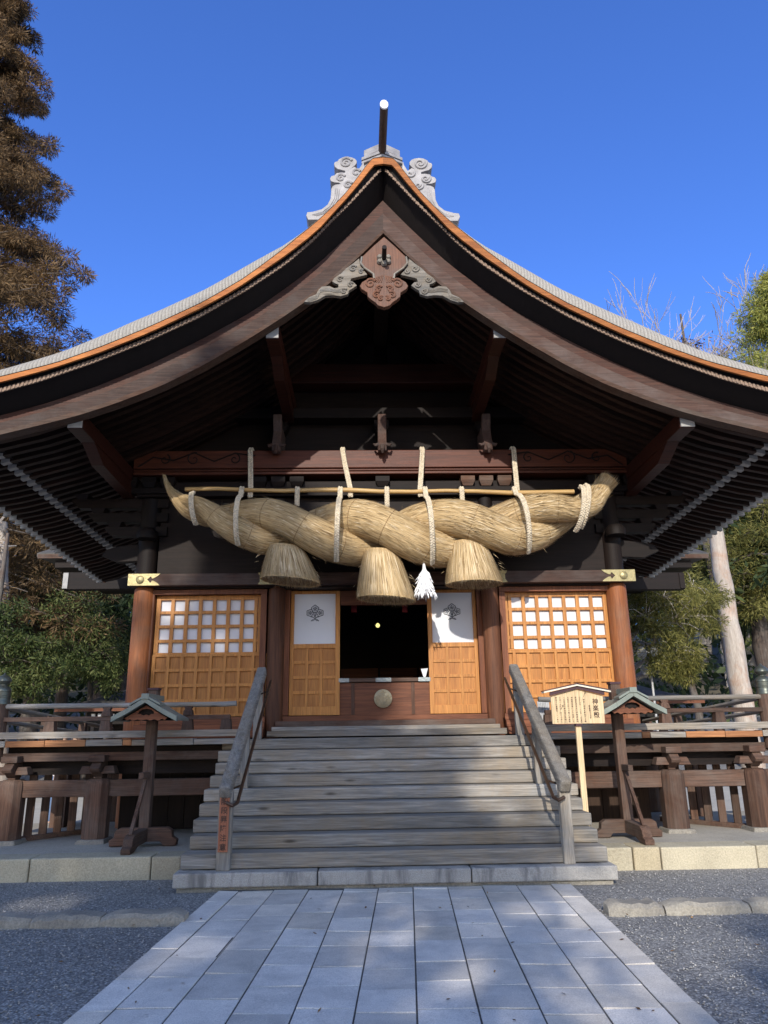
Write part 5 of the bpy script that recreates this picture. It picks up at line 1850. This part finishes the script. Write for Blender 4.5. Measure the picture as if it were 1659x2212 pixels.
rear = root('rear_hall', 'low rear shrine hall with dark bark roof and a row of white rafter tips', 'shrine hall', (0, 25, 0))
YQ = 24.0
za, zb = at(1400, 1516, YQ).z, at(1400, 1452, YQ + 3.6).z
xL, xR = at(120, 1516, YQ).x, at(1522, 1516, YQ).x
mb = MB()
rows = []
for t in np.linspace(0, 1, 9):
    z = za + .1 + (zb - za - .1) * t ** 1.25
    y = YQ + 3.6 * t
    ins = (1 - (1 - t) ** 1.4) * 1.9
    rows.append([(xL + ins + (xR - xL - 2 * ins) * k / 12, y, z) for k in range(13)])
mb.loft(rows)
mb.build('roof', M['roof_far'], rear, smooth=True)
mb = MB(); mb.box(xL + 1.75, xR - 1.75, YQ + 3.4, YQ + 3.9, zb - .1, zb + .22); mb.box(xL + 1.7, xR - 1.7, YQ + 3.3, YQ + 4.0, zb + .22, zb + .3)
mb.build('ridge', M['roof_far'], rear)
mb = MB(); mb.box(xL, xR, YQ - .02, YQ + .1, za - .06, za + .11)
mb.build('eave_edge', M['redX'], rear)
mb = MB(); mb.box(xL + .9, xR - .9, YQ + .3, YQ + .6, za - .45, za - .07)
mb.build('eave_beam', M['black'], rear)
for k in range(30):
    for sg in (-1, 1):
        x = (xL + xR) / 2 + sg * (4.9 + .2 * k)
        if xL + 1.0 < x < xR - 1.0:
            mb = MB(); mb.box(x - .055, x + .055, YQ + .25, YQ + .299, za - .24, za - .13)
            mb.build('rafter_tip', M['white'], rear)
mb = MB(); mb.box(xL + 1.4, xR - 1.4, YQ + 1.0, YQ + 1.1, 0, za - .1)
mb.build('wall', M['darkX'], rear)
for x in np.linspace(xL + 1.2, xR - 1.2, 9):
    mb = MB(); mb.box(x - .12, x + .12, YQ + .5, YQ + .74, 0, za - .4)
    mb.build('post', M['darkZ'], rear)

# pillars
PG = 'stripped log pillars standing in the grounds'
for px0, py0, px1, py1, Y, r0, r1, lb in ((1601, 1499, 1541, 1120, 26, .37, .25, 'tall pale stripped log pillar standing to the right of the hall'), (-2, 1500, 4, 1130, 24, .3, .2, 'grey stripped log pillar at the left frame edge')):
    b = at(px0, py0, Y); t = at(px1, py1, Y)
    mb = MB()
    d = (t - b) / (t.z - b.z)
    g0 = b - d * b.z
    pts = [g0 + d * (t.z * i / 14) + Vector((.03 * math.sin(i * 2.1), 0, 0)) for i in range(15)]
    mb.tube(pts, [(r0 * 1.08 + (r1 - r0 * 1.08) * i / 14) * (1 + .03 * math.sin(i * 1.3)) for i in range(15)], 14)
    tag(mb.build('log_pillar', M['pillar'], None, smooth=True), lb, 'pillar', PG)

# horn loudspeakers on a pole
hp = root('loudspeaker_pole', 'pale horn loudspeakers on a pole rising behind the dark roof, right of the hall', 'loudspeaker', (9.0, 23, 0))
c = at(1395, 1425, 23.0)
hp.location = (c.x + .12, 23, 0)
mb = MB(); mb.tube([(c.x + .12, 23, 0), (c.x + .12, 23, c.z + .35)], .035, 8)
mb.build('pole', M['greymetal'], hp, smooth=True)
for dx, dz, ax_, s_ in ((-.05, .22, (-.85, -.5, -.1), 1.0), (.2, .2, (.3, -.9, 0), .75), (-.02, -.25, (-.9, -.4, -.3), .8)):
    mb = MB()
    a = Vector((c.x + .12, 23, c.z + dz)); dv = Vector(ax_).normalized()
    mb.tube([a, a + dv * .12 * s_, a + dv * .22 * s_, a + dv * .34 * s_], [.05 * s_, .05 * s_, .09 * s_, .19 * s_], 14)
    mb.build('horn', M['greymetal'], hp, smooth=True)


# ------------------------------------------------------------------ trees
def clumps_to_blades(C, Rr, n, L, Wd, sag=.25, outward=.8, squash=.8):
    """C (k,3) clump centres with radii; n blades each, denser towards the shell"""
    k = len(C)
    idx = np.repeat(np.arange(k), n)
    d = unit(rng.normal(size=(k * n, 3)))
    rad = Rr[idx] * rng.random(k * n) ** .45
    P = C[idx] + d * rad[:, None] * np.array([1, 1, squash])
    D = d * outward + rng.normal(0, .45, (k * n, 3)) + np.array([0, 0, -sag])
    N_ = k * n
    return blade_verts(P, D, L * rng.uniform(.6, 1.3, N_), Wd * rng.uniform(.6, 1.3, N_))


def conifer(name, label, cat, x, y, h, rb, z0, nb, leaf, per, L, Wd, tr, group=None, power=.8, droop=.25, arc=None, cl_r=.5, cl_n=5, gaps=(), low=.85, stray=.16):
    r_ = root(name, label, cat, (x, y, gz(x, y)), group)
    base = gz(x, y)
    mb = MB()
    n = 12
    mb.tube([(x + .12 * math.sin(i), y + .1 * math.cos(i * 1.7), base + h * i / n) for i in range(n + 1)], [tr * (1 - .93 * i / n) * (1.3 if i == 0 else 1) for i in range(n + 1)], 10)
    C, RR = [], []
    br = MB()
    for i in range(nb):
        t = (i + random.random()) / nb
        t = t ** low
        z = base + z0 + (h - z0) * t
        reach = rb * (1 - t) ** power * random.uniform(.66, 1.04) + .25
        az = random.uniform(*arc) if arc else random.uniform(0, 2 * math.pi)
        dx, dy = math.cos(az), math.sin(az)
        dz = -droop * reach * random.uniform(.5, 1.3)
        end = (x + dx * reach, y + dy * reach, z + dz + .15 * reach)
        midp = (x + dx * reach * .5, y + dy * reach * .5, z + .12 * reach)
        br.tube([(x, y, z), midp, end], [.05 + .012 * reach, .035, .012], 5, False)
        for q in range(cl_n):
            s_ = .3 + .7 * (q + random.random()) / cl_n
            if s_ < .5: p = [a + (b - a) * s_ * 2 for a, b in zip((x, y, z), midp)]
            else: p = [a + (b - a) * (s_ - .5) * 2 for a, b in zip(midp, end)]
            sp = stray * reach * s_
            C.append((p[0] + random.gauss(0, sp), p[1] + random.gauss(0, sp), p[2] + random.gauss(0, sp * .5) - .1))
            RR.append(cl_r * random.uniform(.6, 1.25) * (.55 + .45 * (1 - t)))
    mb.build('trunk', M['bark'], r_, smooth=True)
    br.build('limb', M['bark'], r_, smooth=True, fix=False)
    C, RR = np.array(C), np.array(RR)
    V = clumps_to_blades(C, RR, per, L, Wd)
    if gaps:                                             # crown openings shaped along sun rays to put light on chosen spots
        ctr_ = V.reshape(-1, 4, 3).mean(1)
        keep = np.ones(len(ctr_), bool)
        sd = np.array(TO_SUN)
        for g, gr in gaps:
            rel = ctr_ - np.array(g)
            off = rel - (rel @ sd)[:, None] * sd
            e = np.linalg.norm(off * np.array([.7, 1, 1]), axis=1)
            keep &= e > gr * .62 * rng.uniform(.8, 1.2, len(ctr_))
        V = V.reshape(-1, 4, 3)[keep].reshape(-1, 3)
    fast_mesh('crown', V, 4, M[leaf], r_)
    return r_


def ground_at(px, py, z=0.0):
    d = _f + _r * ((px - CX) / F) - _u * ((py - CY) / F)
    return CLOC + d * ((z - CLOC.z) / d.z)


def bough_tree(name, label, cat, tx, ty, h, tr, blobs, leaf, per, L, Wd, group=None, barkm='bark', sub=9, cl=.38, sag=.25, lean=0):
    """trunk with limbs running to leaf masses given as (x, y, z, r)"""
    base = gz(tx, ty)
    r_ = root(name, label, cat, (tx, ty, base), group)
    mb = MB()
    n = 8
    mb.tube([(tx + lean * (i / n) ** 2, ty, base + h * i / n) for i in range(n + 1)], [tr * (1 - .75 * i / n) for i in range(n + 1)], 9)
    mb.build('trunk', M[barkm], r_, smooth=True)
    br = MB()
    C, RR = [], []
    for (x, y, z, r) in blobs:
        zs = min(base + h * .95, max(base + h * .25, z - .5 * math.hypot(x - tx, y - ty) * .6))
        s0 = Vector((tx + lean * ((zs - base) / h) ** 2, ty, zs))
        e = Vector((x, y, z))
        m_ = s0.lerp(e, .5) + Vector((random.gauss(0, .25), random.gauss(0, .25), random.uniform(.1, .5)))
        br.tube([s0, s0.lerp(m_, .5) + Vector((0, 0, .1)), m_, m_.lerp(e, .6), e], [.09, .075, .055, .04, .02], 6, False)
        for q in range(sub):
            d = Vector((random.gauss(0, 1), random.gauss(0, 1), random.gauss(0, .7)))
            d = d.normalized() * r * random.random() ** .5
            p = e + d
            br.tube([e.lerp(m_, .25 * random.random()), e + d * .6 + Vector((0, 0, .08)), p], [.022, .014, .006], 4, False)
            C.append(p[:]); RR.append(cl * random.uniform(.55, 1.3) * min(1.3, r))
    br.build('limb', M[barkm], r_, smooth=True, fix=False)
    V = clumps_to_blades(np.array(C), np.array(RR), per, L, Wd, sag)
    fast_mesh('crown', V, 4, M[leaf], r_)
    return r_


def bare_tree(label, x, y, h, tr, spread, seed, group, mat='palebark', levels=5):
    rr = random.Random(seed)
    base = gz(x, y)
    r_ = root('bare_tree', label, 'tree', (x, y, base), group)
    tk, tw = MB(), MB()

    def grow(p, d, ln, r, lv):
        n = 4
        pts = [p]
        for i in range(n):
            d = (d + Vector((rr.gauss(0, .13), rr.gauss(0, .13), rr.gauss(.03, .08)))).normalized()
            pts.append(pts[-1] + d * (ln / n))
        rs = [r * (1 - .45 * i / n) for i in range(n + 1)]
        (tk if lv >= levels - 1 else tw).tube(pts, rs, 6 if lv >= levels - 2 else 4, False)
        if lv == 0: return
        for k in range(rr.choice((2, 3, 3)) if lv < levels else 4):
            f = rr.uniform(.45, 1.0) if k else 1.0
            j = min(n, max(1, int(round(f * n))))
            a = Vector((rr.gauss(0, 1), rr.gauss(0, 1), rr.gauss(.25, .5))).normalized()
            nd_ = (d + a * spread * rr.uniform(.6, 1.3)).normalized()
            grow(pts[j], nd_, ln * rr.uniform(.55, .8), max(.024, rs[j] * rr.uniform(.58, .78)), lv - 1)

    grow(Vector((x, y, base)), Vector((0, 0, 1)), h * .42, tr, levels)
    tk.build('trunk', M[mat], r_, smooth=True, fix=False)
    tw.build('branches', M[mat], r_, smooth=True, fix=False)
    return r_


# the great cedar on the left
q = at(-125, 690, 26)
conifer('cedar_tree', 'huge brownish cedar towering over the left side of the roof', 'tree', q.x, 26, 37, 8.6, 5.0, 360, 'leaf_brown', 170, .24, .036, .75, None, .85, .2, cl_r=.48, cl_n=10, low=1.2, stray=.09)
q = at(1700, 650, 40)
conifer('sunny_conifer', 'bright green conifer beyond the right end of the roof', 'tree', q.x, 40, at(1690, 640, 40).z, 8.2, 5.0, 240, 'leaf_lime', 110, .34, .05, .5, None, .6, .15, cl_r=.8, cl_n=6)
BT = 'bare winter trees showing above the roof'
for px, py, Y, sd, sp, lb in ((1470, 672, 47, 3, .5, 'bare tree farthest left of those above the right roof slope'), (1530, 660, 49, 11, .45, 'pale bare tree in the middle of those above the right roof slope'), (1590, 690, 46, 23, .5, 'tallest pale bare tree, close to the bright green conifer'), (1425, 700, 50, 31, .5, 'lowest thin bare tree just clearing the right roof slope'), (1505, 690, 52, 41, .55, 'bare tree with crooked forks, second from the left above the right roof slope'), (1640, 690, 48, 57, .5, 'bare tree with its crown tangled in the bright green conifer')):
    q = at(px, py, Y)
    bare_tree(lb, q.x, Y, (q.z - gz(q.x, Y)* 1.0) * .86, .5, sp, sd, BT, 'palebark', 6)
q = at(160, 690, 42)
bare_tree('bare tree peeping out between the great cedar and the left roof slope', q.x, 42, (q.z - gz(q.x, 42)* 1.0) * .86, .5, .5, 8, BT, 'palebark', 6)
q = at(1478, 735, 55)
bough_tree('brown_tree', 'rounded brown-leaved tree far behind the bare trees on the right', 'tree', q.x, 55, q.z - 3, .35, [(q.x + dx, 55 + dy, q.z + dz - 1.2, 1.6) for dx, dy, dz in ((-2.4, 0, -1.4), (0, .5, .6), (2.2, 0, -.8), (-1, -1, -2.5), (1.4, -1, -2.6), (3.6, 0, -2.6))], 'leaf_brown', 26, .45, .12, sub=16, cl=.6)

# trees low on the right
def B(px, py, Y, r): 
    v = at(px, py, Y); return (v.x, v.y, v.z, r)
bough_tree('pine_tree', 'olive green tree spreading its boughs beside the right corner column', 'tree', at(1362, 1450, 24).x, 24.5, 7.2, .22,
           [B(1395, 1255, 23.5, .9), B(1440, 1290, 23, 1.0), B(1500, 1265, 23.5, .9), B(1400, 1330, 23, .9), B(1460, 1345, 22.8, 1.0), B(1515, 1330, 23.4, .75), B(1415, 1395, 22.8, .9), B(1470, 1405, 22.6, .75), B(1385, 1290, 24, .8), B(1530, 1290, 24, .7), B(1440, 1435, 22.5, .5), B(1475, 1440, 22.5, .45), B(1370, 1350, 24, .8)],
           'leaf_olive', 150, .18, .024, None, 'palebark', 13, .42)
bough_tree('pine_tree', 'yellowish green tree behind the stripped log pillar, under the right eave', 'tree', at(1600, 1500, 29).x, 29, 13, .42,
           [B(1565, 1215, 28.5, 1.1), B(1610, 1240, 28.5, 1.1), B(1640, 1150, 28, 1.0), B(1655, 1090, 28, 1.0), B(1585, 1170, 29, .9), B(1520, 1205, 29.5, 1.0), B(1620, 1310, 29, .9), B(1570, 1290, 29.5, 1.0), B(1680, 1200, 28, 1.1), B(1650, 1270, 29, .9), B(1540, 1250, 30, 1.1)],
           'leaf_olive', 130, .22, .03, None, 'bark', 12, .5, lean=-1.0)
for px, py, Y, h, lb in ((1665, 1480, 30, 14, 'dark cedar trunk right of the stripped pillar'), (1495, 1480, 33, 10, 'thin dark tree in the shadows right of the hall, left of the stripped pillar')):
    q = at(px, py, Y)
    conifer('shade_tree', lb, 'tree', q.x, Y, h, 3.4, 5.5, 60, 'leaf_dark', 34, .5, .14, .5 if h > 12 else .2, 'dark trees behind the hall', .6, cl_r=.8, cl_n=5)

# trees low on the left
bough_tree('garden_tree', 'sunlit yellow-green tree at the left frame edge above the corner post', 'tree', at(-30, 1500, 20).x, 20, 7, .18,
           [B(20, 1330, 19.5, .8), B(55, 1395, 19.5, .7), B(10, 1430, 19.3, .8), B(70, 1450, 19.6, .55), B(25, 1480, 19.2, .6), B(60, 1490, 19.4, .5), B(-20, 1360, 19.8, .9)],
           'leaf_mid', 120, .13, .038, None, 'bark', 12, .4)
bough_tree('garden_tree', 'dark green tree with sunlit tips in the middle of the left background', 'tree', at(190, 1500, 25).x, 25.2, 5.2, .15,
           [B(140, 1340, 24.5, 1.0), B(190, 1330, 24.8, 1.0), B(240, 1350, 25, .9), B(165, 1400, 24.2, 1.0), B(215, 1410, 24.5, 1.0), B(120, 1400, 24.4, .9), B(255, 1420, 24.8, .8), B(190, 1450, 24, .7), B(140, 1460, 24, .7), B(245, 1470, 24.5, .7)],
           'leaf_mid', 115, .14, .04, None, 'bark', 12, .45)
bough_tree('garden_tree', 'tall brownish green tree under the left eave, behind the bare boughs', 'tree', at(70, 1500, 30).x, 30, 11, .4,
           [B(30, 1190, 29, 1.2), B(75, 1215, 29, 1.1), B(110, 1265, 29.5, 1.0), B(50, 1260, 29, 1.1), B(10, 1260, 29, 1.1), B(95, 1175, 29.5, .9), B(150, 1290, 30, 1.0), B(210, 1275, 30, 1.0)],
           'leaf_olive', 130, .22, .03, None, 'bark', 12, .5)
for px, Y, lb in ((205, 31, 'dark cedar in the gloom left of the left corner column'), (255, 35, 'dark cedar close behind the left corner column'), (130, 36, 'dark cedar far back below the left corridor roof')):
    q = at(px, 1500, Y)
    conifer('shade_tree', lb, 'tree', q.x, Y, 14, 3.6, 4.0, 70, 'leaf_dark', 34, .5, .14, .33, 'dark trees behind the hall', .6, cl_r=.8, cl_n=5)
q = at(10, 1500, 21)
bare_tree('pale bare boughs reaching in at the left frame edge below the eave', q.x - 1.5, 21, 7.5, .14, .75, 17, None, 'palebark', 5)

# the wood on the hillside behind, too dense to count
NB = 30000
wx = rng.uniform(-70, 70, NB); wy = rng.uniform(44, 66, NB)
top = 9.5 + 2.2 * np.sin(wx * .35) + 1.5 * np.sin(wx * .9 + 1) + .12 * np.abs(wx)
wz = np.array([gz(a, b) for a, b in zip(wx, wy)]) + top * rng.random(NB) ** .8
P = np.stack([wx, wy, wz], 1)
tag(fast_mesh('hillside_wood', blade_verts(P, rng.normal(size=(NB, 3)) + np.array([0, 0, -.3]), rng.uniform(.5, 1.3, NB), rng.uniform(.2, .5, NB)), 4, M['leaf_dark']), 'dark evergreen wood covering the slope behind the shrine', 'wood', kind='stuff')
# shrubs hiding the foot of the wood
NB = 9000
wx = rng.uniform(-45, 45, NB); wy = rng.uniform(36, 42, NB)
keep = np.abs(wx) > 9
wx, wy = wx[keep], wy[keep]; NB = len(wx)
wz = np.array([gz(a, b) for a, b in zip(wx, wy)]) + (2.6 + .8 * np.sin(wx * .8)) * rng.random(NB)
tag(fast_mesh('undergrowth', blade_verts(np.stack([wx, wy, wz], 1), rng.normal(size=(NB, 3)), rng.uniform(.3, .7, NB), rng.uniform(.12, .3, NB)), 4, M['leaf_dark']), 'dark undergrowth at the foot of the wooded slope', 'undergrowth', kind='stuff')
hm = MB()
hx = [-200, -70, -30, 0, 30, 70, 200]
hm.loft([[(x, y, z) for x in hx] for y, z in ((34, -.02), (44, 3.2), (70, 9.5), (110, 16), (180, 20))])
tag(hm.build('wooded_slope', M['mound'], None, smooth=True), 'brown leaf-littered slope rising behind the shrine', 'slope', kind='structure')

# tall trees behind the viewer whose shade dapples the stair and path
SG = 'tall trees standing behind the viewer'
GAPS = [(ground_at(395, 2062), .3), (ground_at(470, 2050), .22), (ground_at(1000, 2112), .26), (ground_at(85, 1962), .34), (ground_at(20, 1968), .24), (ground_at(735, 1950), .18),  # spots picked to be sunlit; the unseen crowns are opened towards them
        (at(735, 1690, 9.7), .24), (at(1075, 1700, 9.65), .26), (at(1040, 1735, 9.4), .2), (at(1130, 1640, 10.1), .22), (ground_at(1540, 2075), .3), (ground_at(1480, 1905), .4), (ground_at(1620, 1895), .4),
        (at(375, 1315, 12.5), .24), (at(475, 1385, 12.5), .26), (at(350, 1400, 12.5), .18), (at(700, 1385, 12.6), .16), (at(290, 1420, 12.3), .28), (at(330, 1540, 12.4), .24), (at(120, 1585, 10.7), .3), (at(660, 1540, 12.5), .14),
        (at(150, 1880, 9.45), .2), (at(1360, 1820, 9.7), .8), (at(1480, 1830, 9.6), .9), (at(1620, 1830, 9.6), .9), (at(1290, 1800, 9.2), .5), (at(1250, 1700, 9.8), .5), (ground_at(75, 1958), .55), (ground_at(400, 2058), .42), (at(900, 1150, 11.2), .5), (at(700, 1150, 11.2), .45), (at(560, 1140, 11.2), .35)]
conifer('cedar_tree', 'tall cedar behind the viewer shading the stair and path', 'tree', -6.4, -20, 20.4, 8.2, 5.0, 120, 'leaf_brown', 120, .42, .15, .5, SG, .95, cl_r=.85, cl_n=6, gaps=GAPS)
conifer('cedar_tree', 'cedar behind the viewer shading the left gravel', 'tree', -13.5, -21, 17, 5.0, 4.0, 90, 'leaf_brown', 30, .5, .2, .4, SG, .8, cl_r=.8, cl_n=6, gaps=GAPS)
conifer('cedar_tree', 'shorter cedar behind the viewer shading the foreground path', 'tree', 0.4, -20, 12.3, 5.2, 3.0, 100, 'leaf_brown', 90, .42, .15, .35, SG, .5, cl_r=.8, cl_n=6, gaps=GAPS)

# ------------------------------------------------------------------ visitors beyond the veranda
def person(x, y, face, label, top, legs, hairlong):
    r_ = root('person', label, 'person', (x, y, 0), 'visitors standing beyond the left veranda')
    H = 1.64
    J = {'pel': (0, 0, .9), 'waist': (0, 0, 1.05), 'chest': (0, .01, 1.27), 'neck': (0, .01, 1.43), 'hd': (0, -.01, 1.53), 'top': (0, 0, 1.62),
         'shl': (-.17, .01, 1.36), 'ell': (-.22, .0, 1.09), 'wrl': (-.2, -.1, .88), 'shr': (.17, .01, 1.36), 'elr': (.22, 0, 1.09), 'wrr': (.2, -.1, .88),
         'hpl': (-.09, 0, .88), 'knl': (-.1, -.01, .47), 'anl': (-.1, .02, .08), 'tol': (-.11, -.13, .03), 'hpr': (.09, 0, .88), 'knr': (.1, -.03, .47), 'anr': (.1, 0, .08), 'tor': (.12, -.15, .03)}
    ca, sa = math.cos(face), math.sin(face)
    tr_ = lambda p: (x + p[0] * ca - p[1] * sa, y + p[0] * sa + p[1] * ca, p[2])

    def skin(name, chain, rad, mat, parent, rootv):
        names_ = list(dict.fromkeys([n for c in chain for n in c]))
        me = bpy.data.meshes.new(name)
        me.from_pydata([tr_(J[n]) for n in names_], [(names_.index(c[i]), names_.index(c[i + 1])) for c in chain for i in range(len(c) - 1)], [])
        o = bpy.data.objects.new(name, me)
        COL.objects.link(o)
        o.parent = parent
        o.matrix_parent_inverse = Matrix.Translation(-parent.location)
        sk = o.modifiers.new('skin', 'SKIN')
        for n, v in zip(names_, me.skin_vertices[0].data):
            v.radius = (rad[n], rad[n] * .85) if n in ('pel', 'waist', 'chest') else (rad[n], rad[n])
            v.use_root = n == rootv
        ss_ = o.modifiers.new('smooth', 'SUBSURF')
        ss_.levels = ss_.render_levels = 2
        sk.use_smooth_shade = True
        me.materials.append(mat)
        return o
    for s_ in 'lr':
        sx = -1 if s_ == 'l' else 1
        for k in range(4):
            J['f%s%d' % (s_, k)] = (sx * (.2 + .004), -.13 + .022 * k - .02, .8 - .012 * (k % 3))
            J['k%s%d' % (s_, k)] = (sx * .205, -.13 + .022 * k, .835)
        J['th' + s_] = (sx * .185, -.17, .83)
        J['pm' + s_] = (sx * .2, -.105, .855)
    rad = dict(pel=.12, waist=.11, chest=.14, neck=.055, hd=.085, top=.075, shl=.065, ell=.042, wrl=.028, shr=.065, elr=.042, wrr=.028, hpl=.09, knl=.06, anl=.04, tol=.035, hpr=.09, knr=.06, anr=.04, tor=.035)
    for s_ in 'lr':
        for k in range(4): rad['f%s%d' % (s_, k)] = .009; rad['k%s%d' % (s_, k)] = .01
        rad['th' + s_] = .01; rad['pm' + s_] = .03
    ch = [['pel', 'waist', 'chest', 'neck', 'hd', 'top'], ['chest', 'shl', 'ell', 'wrl', 'pml'], ['chest', 'shr', 'elr', 'wrr', 'pmr'], ['pel', 'hpl', 'knl', 'anl', 'tol'], ['pel', 'hpr', 'knr', 'anr', 'tor']]
    for s_ in 'lr':
        ch += [['pm' + s_, 'k%s%d' % (s_, k), 'f%s%d' % (s_, k)] for k in range(4)] + [['pm' + s_, 'th' + s_]]
    body = skin('body', ch, rad, M['skin'], r_, 'pel')
    cl = {k: v + .018 for k, v in rad.items()}
    skin('jacket', [['pel', 'waist', 'chest'], ['chest', 'shl', 'ell', 'wrl'], ['chest', 'shr', 'elr', 'wrr']], cl, top, r_, 'chest')
    skin('trousers', [['waist', 'pel', 'hpl', 'knl', 'anl'], ['pel', 'hpr', 'knr', 'anr']], {k: v + .012 for k, v in rad.items()}, legs, r_, 'pel')
    mb = MB()
    cxx, cyy, _ = tr_((0, .03, 0))
    mb.lathe([(.06, 1.45 if hairlong else 1.53), (.1, 1.52 if hairlong else 1.57), (.105, 1.62), (.08, 1.69), (.02, 1.715)], cxx, cyy, 14)
    mb.build('hair', M['hair'], r_, smooth=True)
    fx = MB()
    for ex in (-.03, .03):
        px_, py_, _ = tr_((ex, -.098, 0))
        fx.tube([(px_, py_, 1.565), (px_, py_ - .006, 1.565)], .008, 6)
    fx.build('eyes', M['hair'], r_)
    return r_


q1, q2 = at(119, 1762, 14.8), at(147, 1757, 15.1)
person(q1.x, 14.8, 1.2, 'person in a white jacket and blue jeans beyond the left veranda, seen through the slats', M['whitecloth'], M['jeans'], True)
person(q2.x, 15.1, -1.3, 'person in dark clothes beyond the left veranda, seen through the slats', M['darkcloth'], M['darkcloth'], False)

# pale raked sand at both sides of the hall
for sg in (-1, 1):
    mb = MB()
    mb.loft([[(sg * x, y, -.006) for x in (3.0, 8, 12, 16)] for y in (13.25, 15, 18, 21.5)])
    tag(mb.build('sand_yard', M['sand'], None), 'pale raked sand beside the hall, %s of it' % ('left' if sg < 0 else 'right'), 'yard', kind='structure')

# a few dry leaves lying about
n = 150
lx, ly = rng.uniform(-6, 6, n), 3.4 + 5.6 * rng.random(n)
lz = np.where(np.abs(lx) < 2.1, .021, .004)
P = np.stack([lx, ly, lz], 1)
D = np.stack([rng.normal(size=n), rng.normal(size=n), rng.uniform(.0, .35, n)], 1)
tag(fast_mesh('fallen_leaves', blade_verts(P, D, rng.uniform(.025, .05, n), rng.uniform(.012, .025, n), unit(np.stack([rng.normal(0, .3, n), rng.normal(0, .3, n), np.ones(n)], 1))), 4, M['deadleaf']), 'scattered dry brown leaves on the gravel and path', 'leaves', kind='stuff')
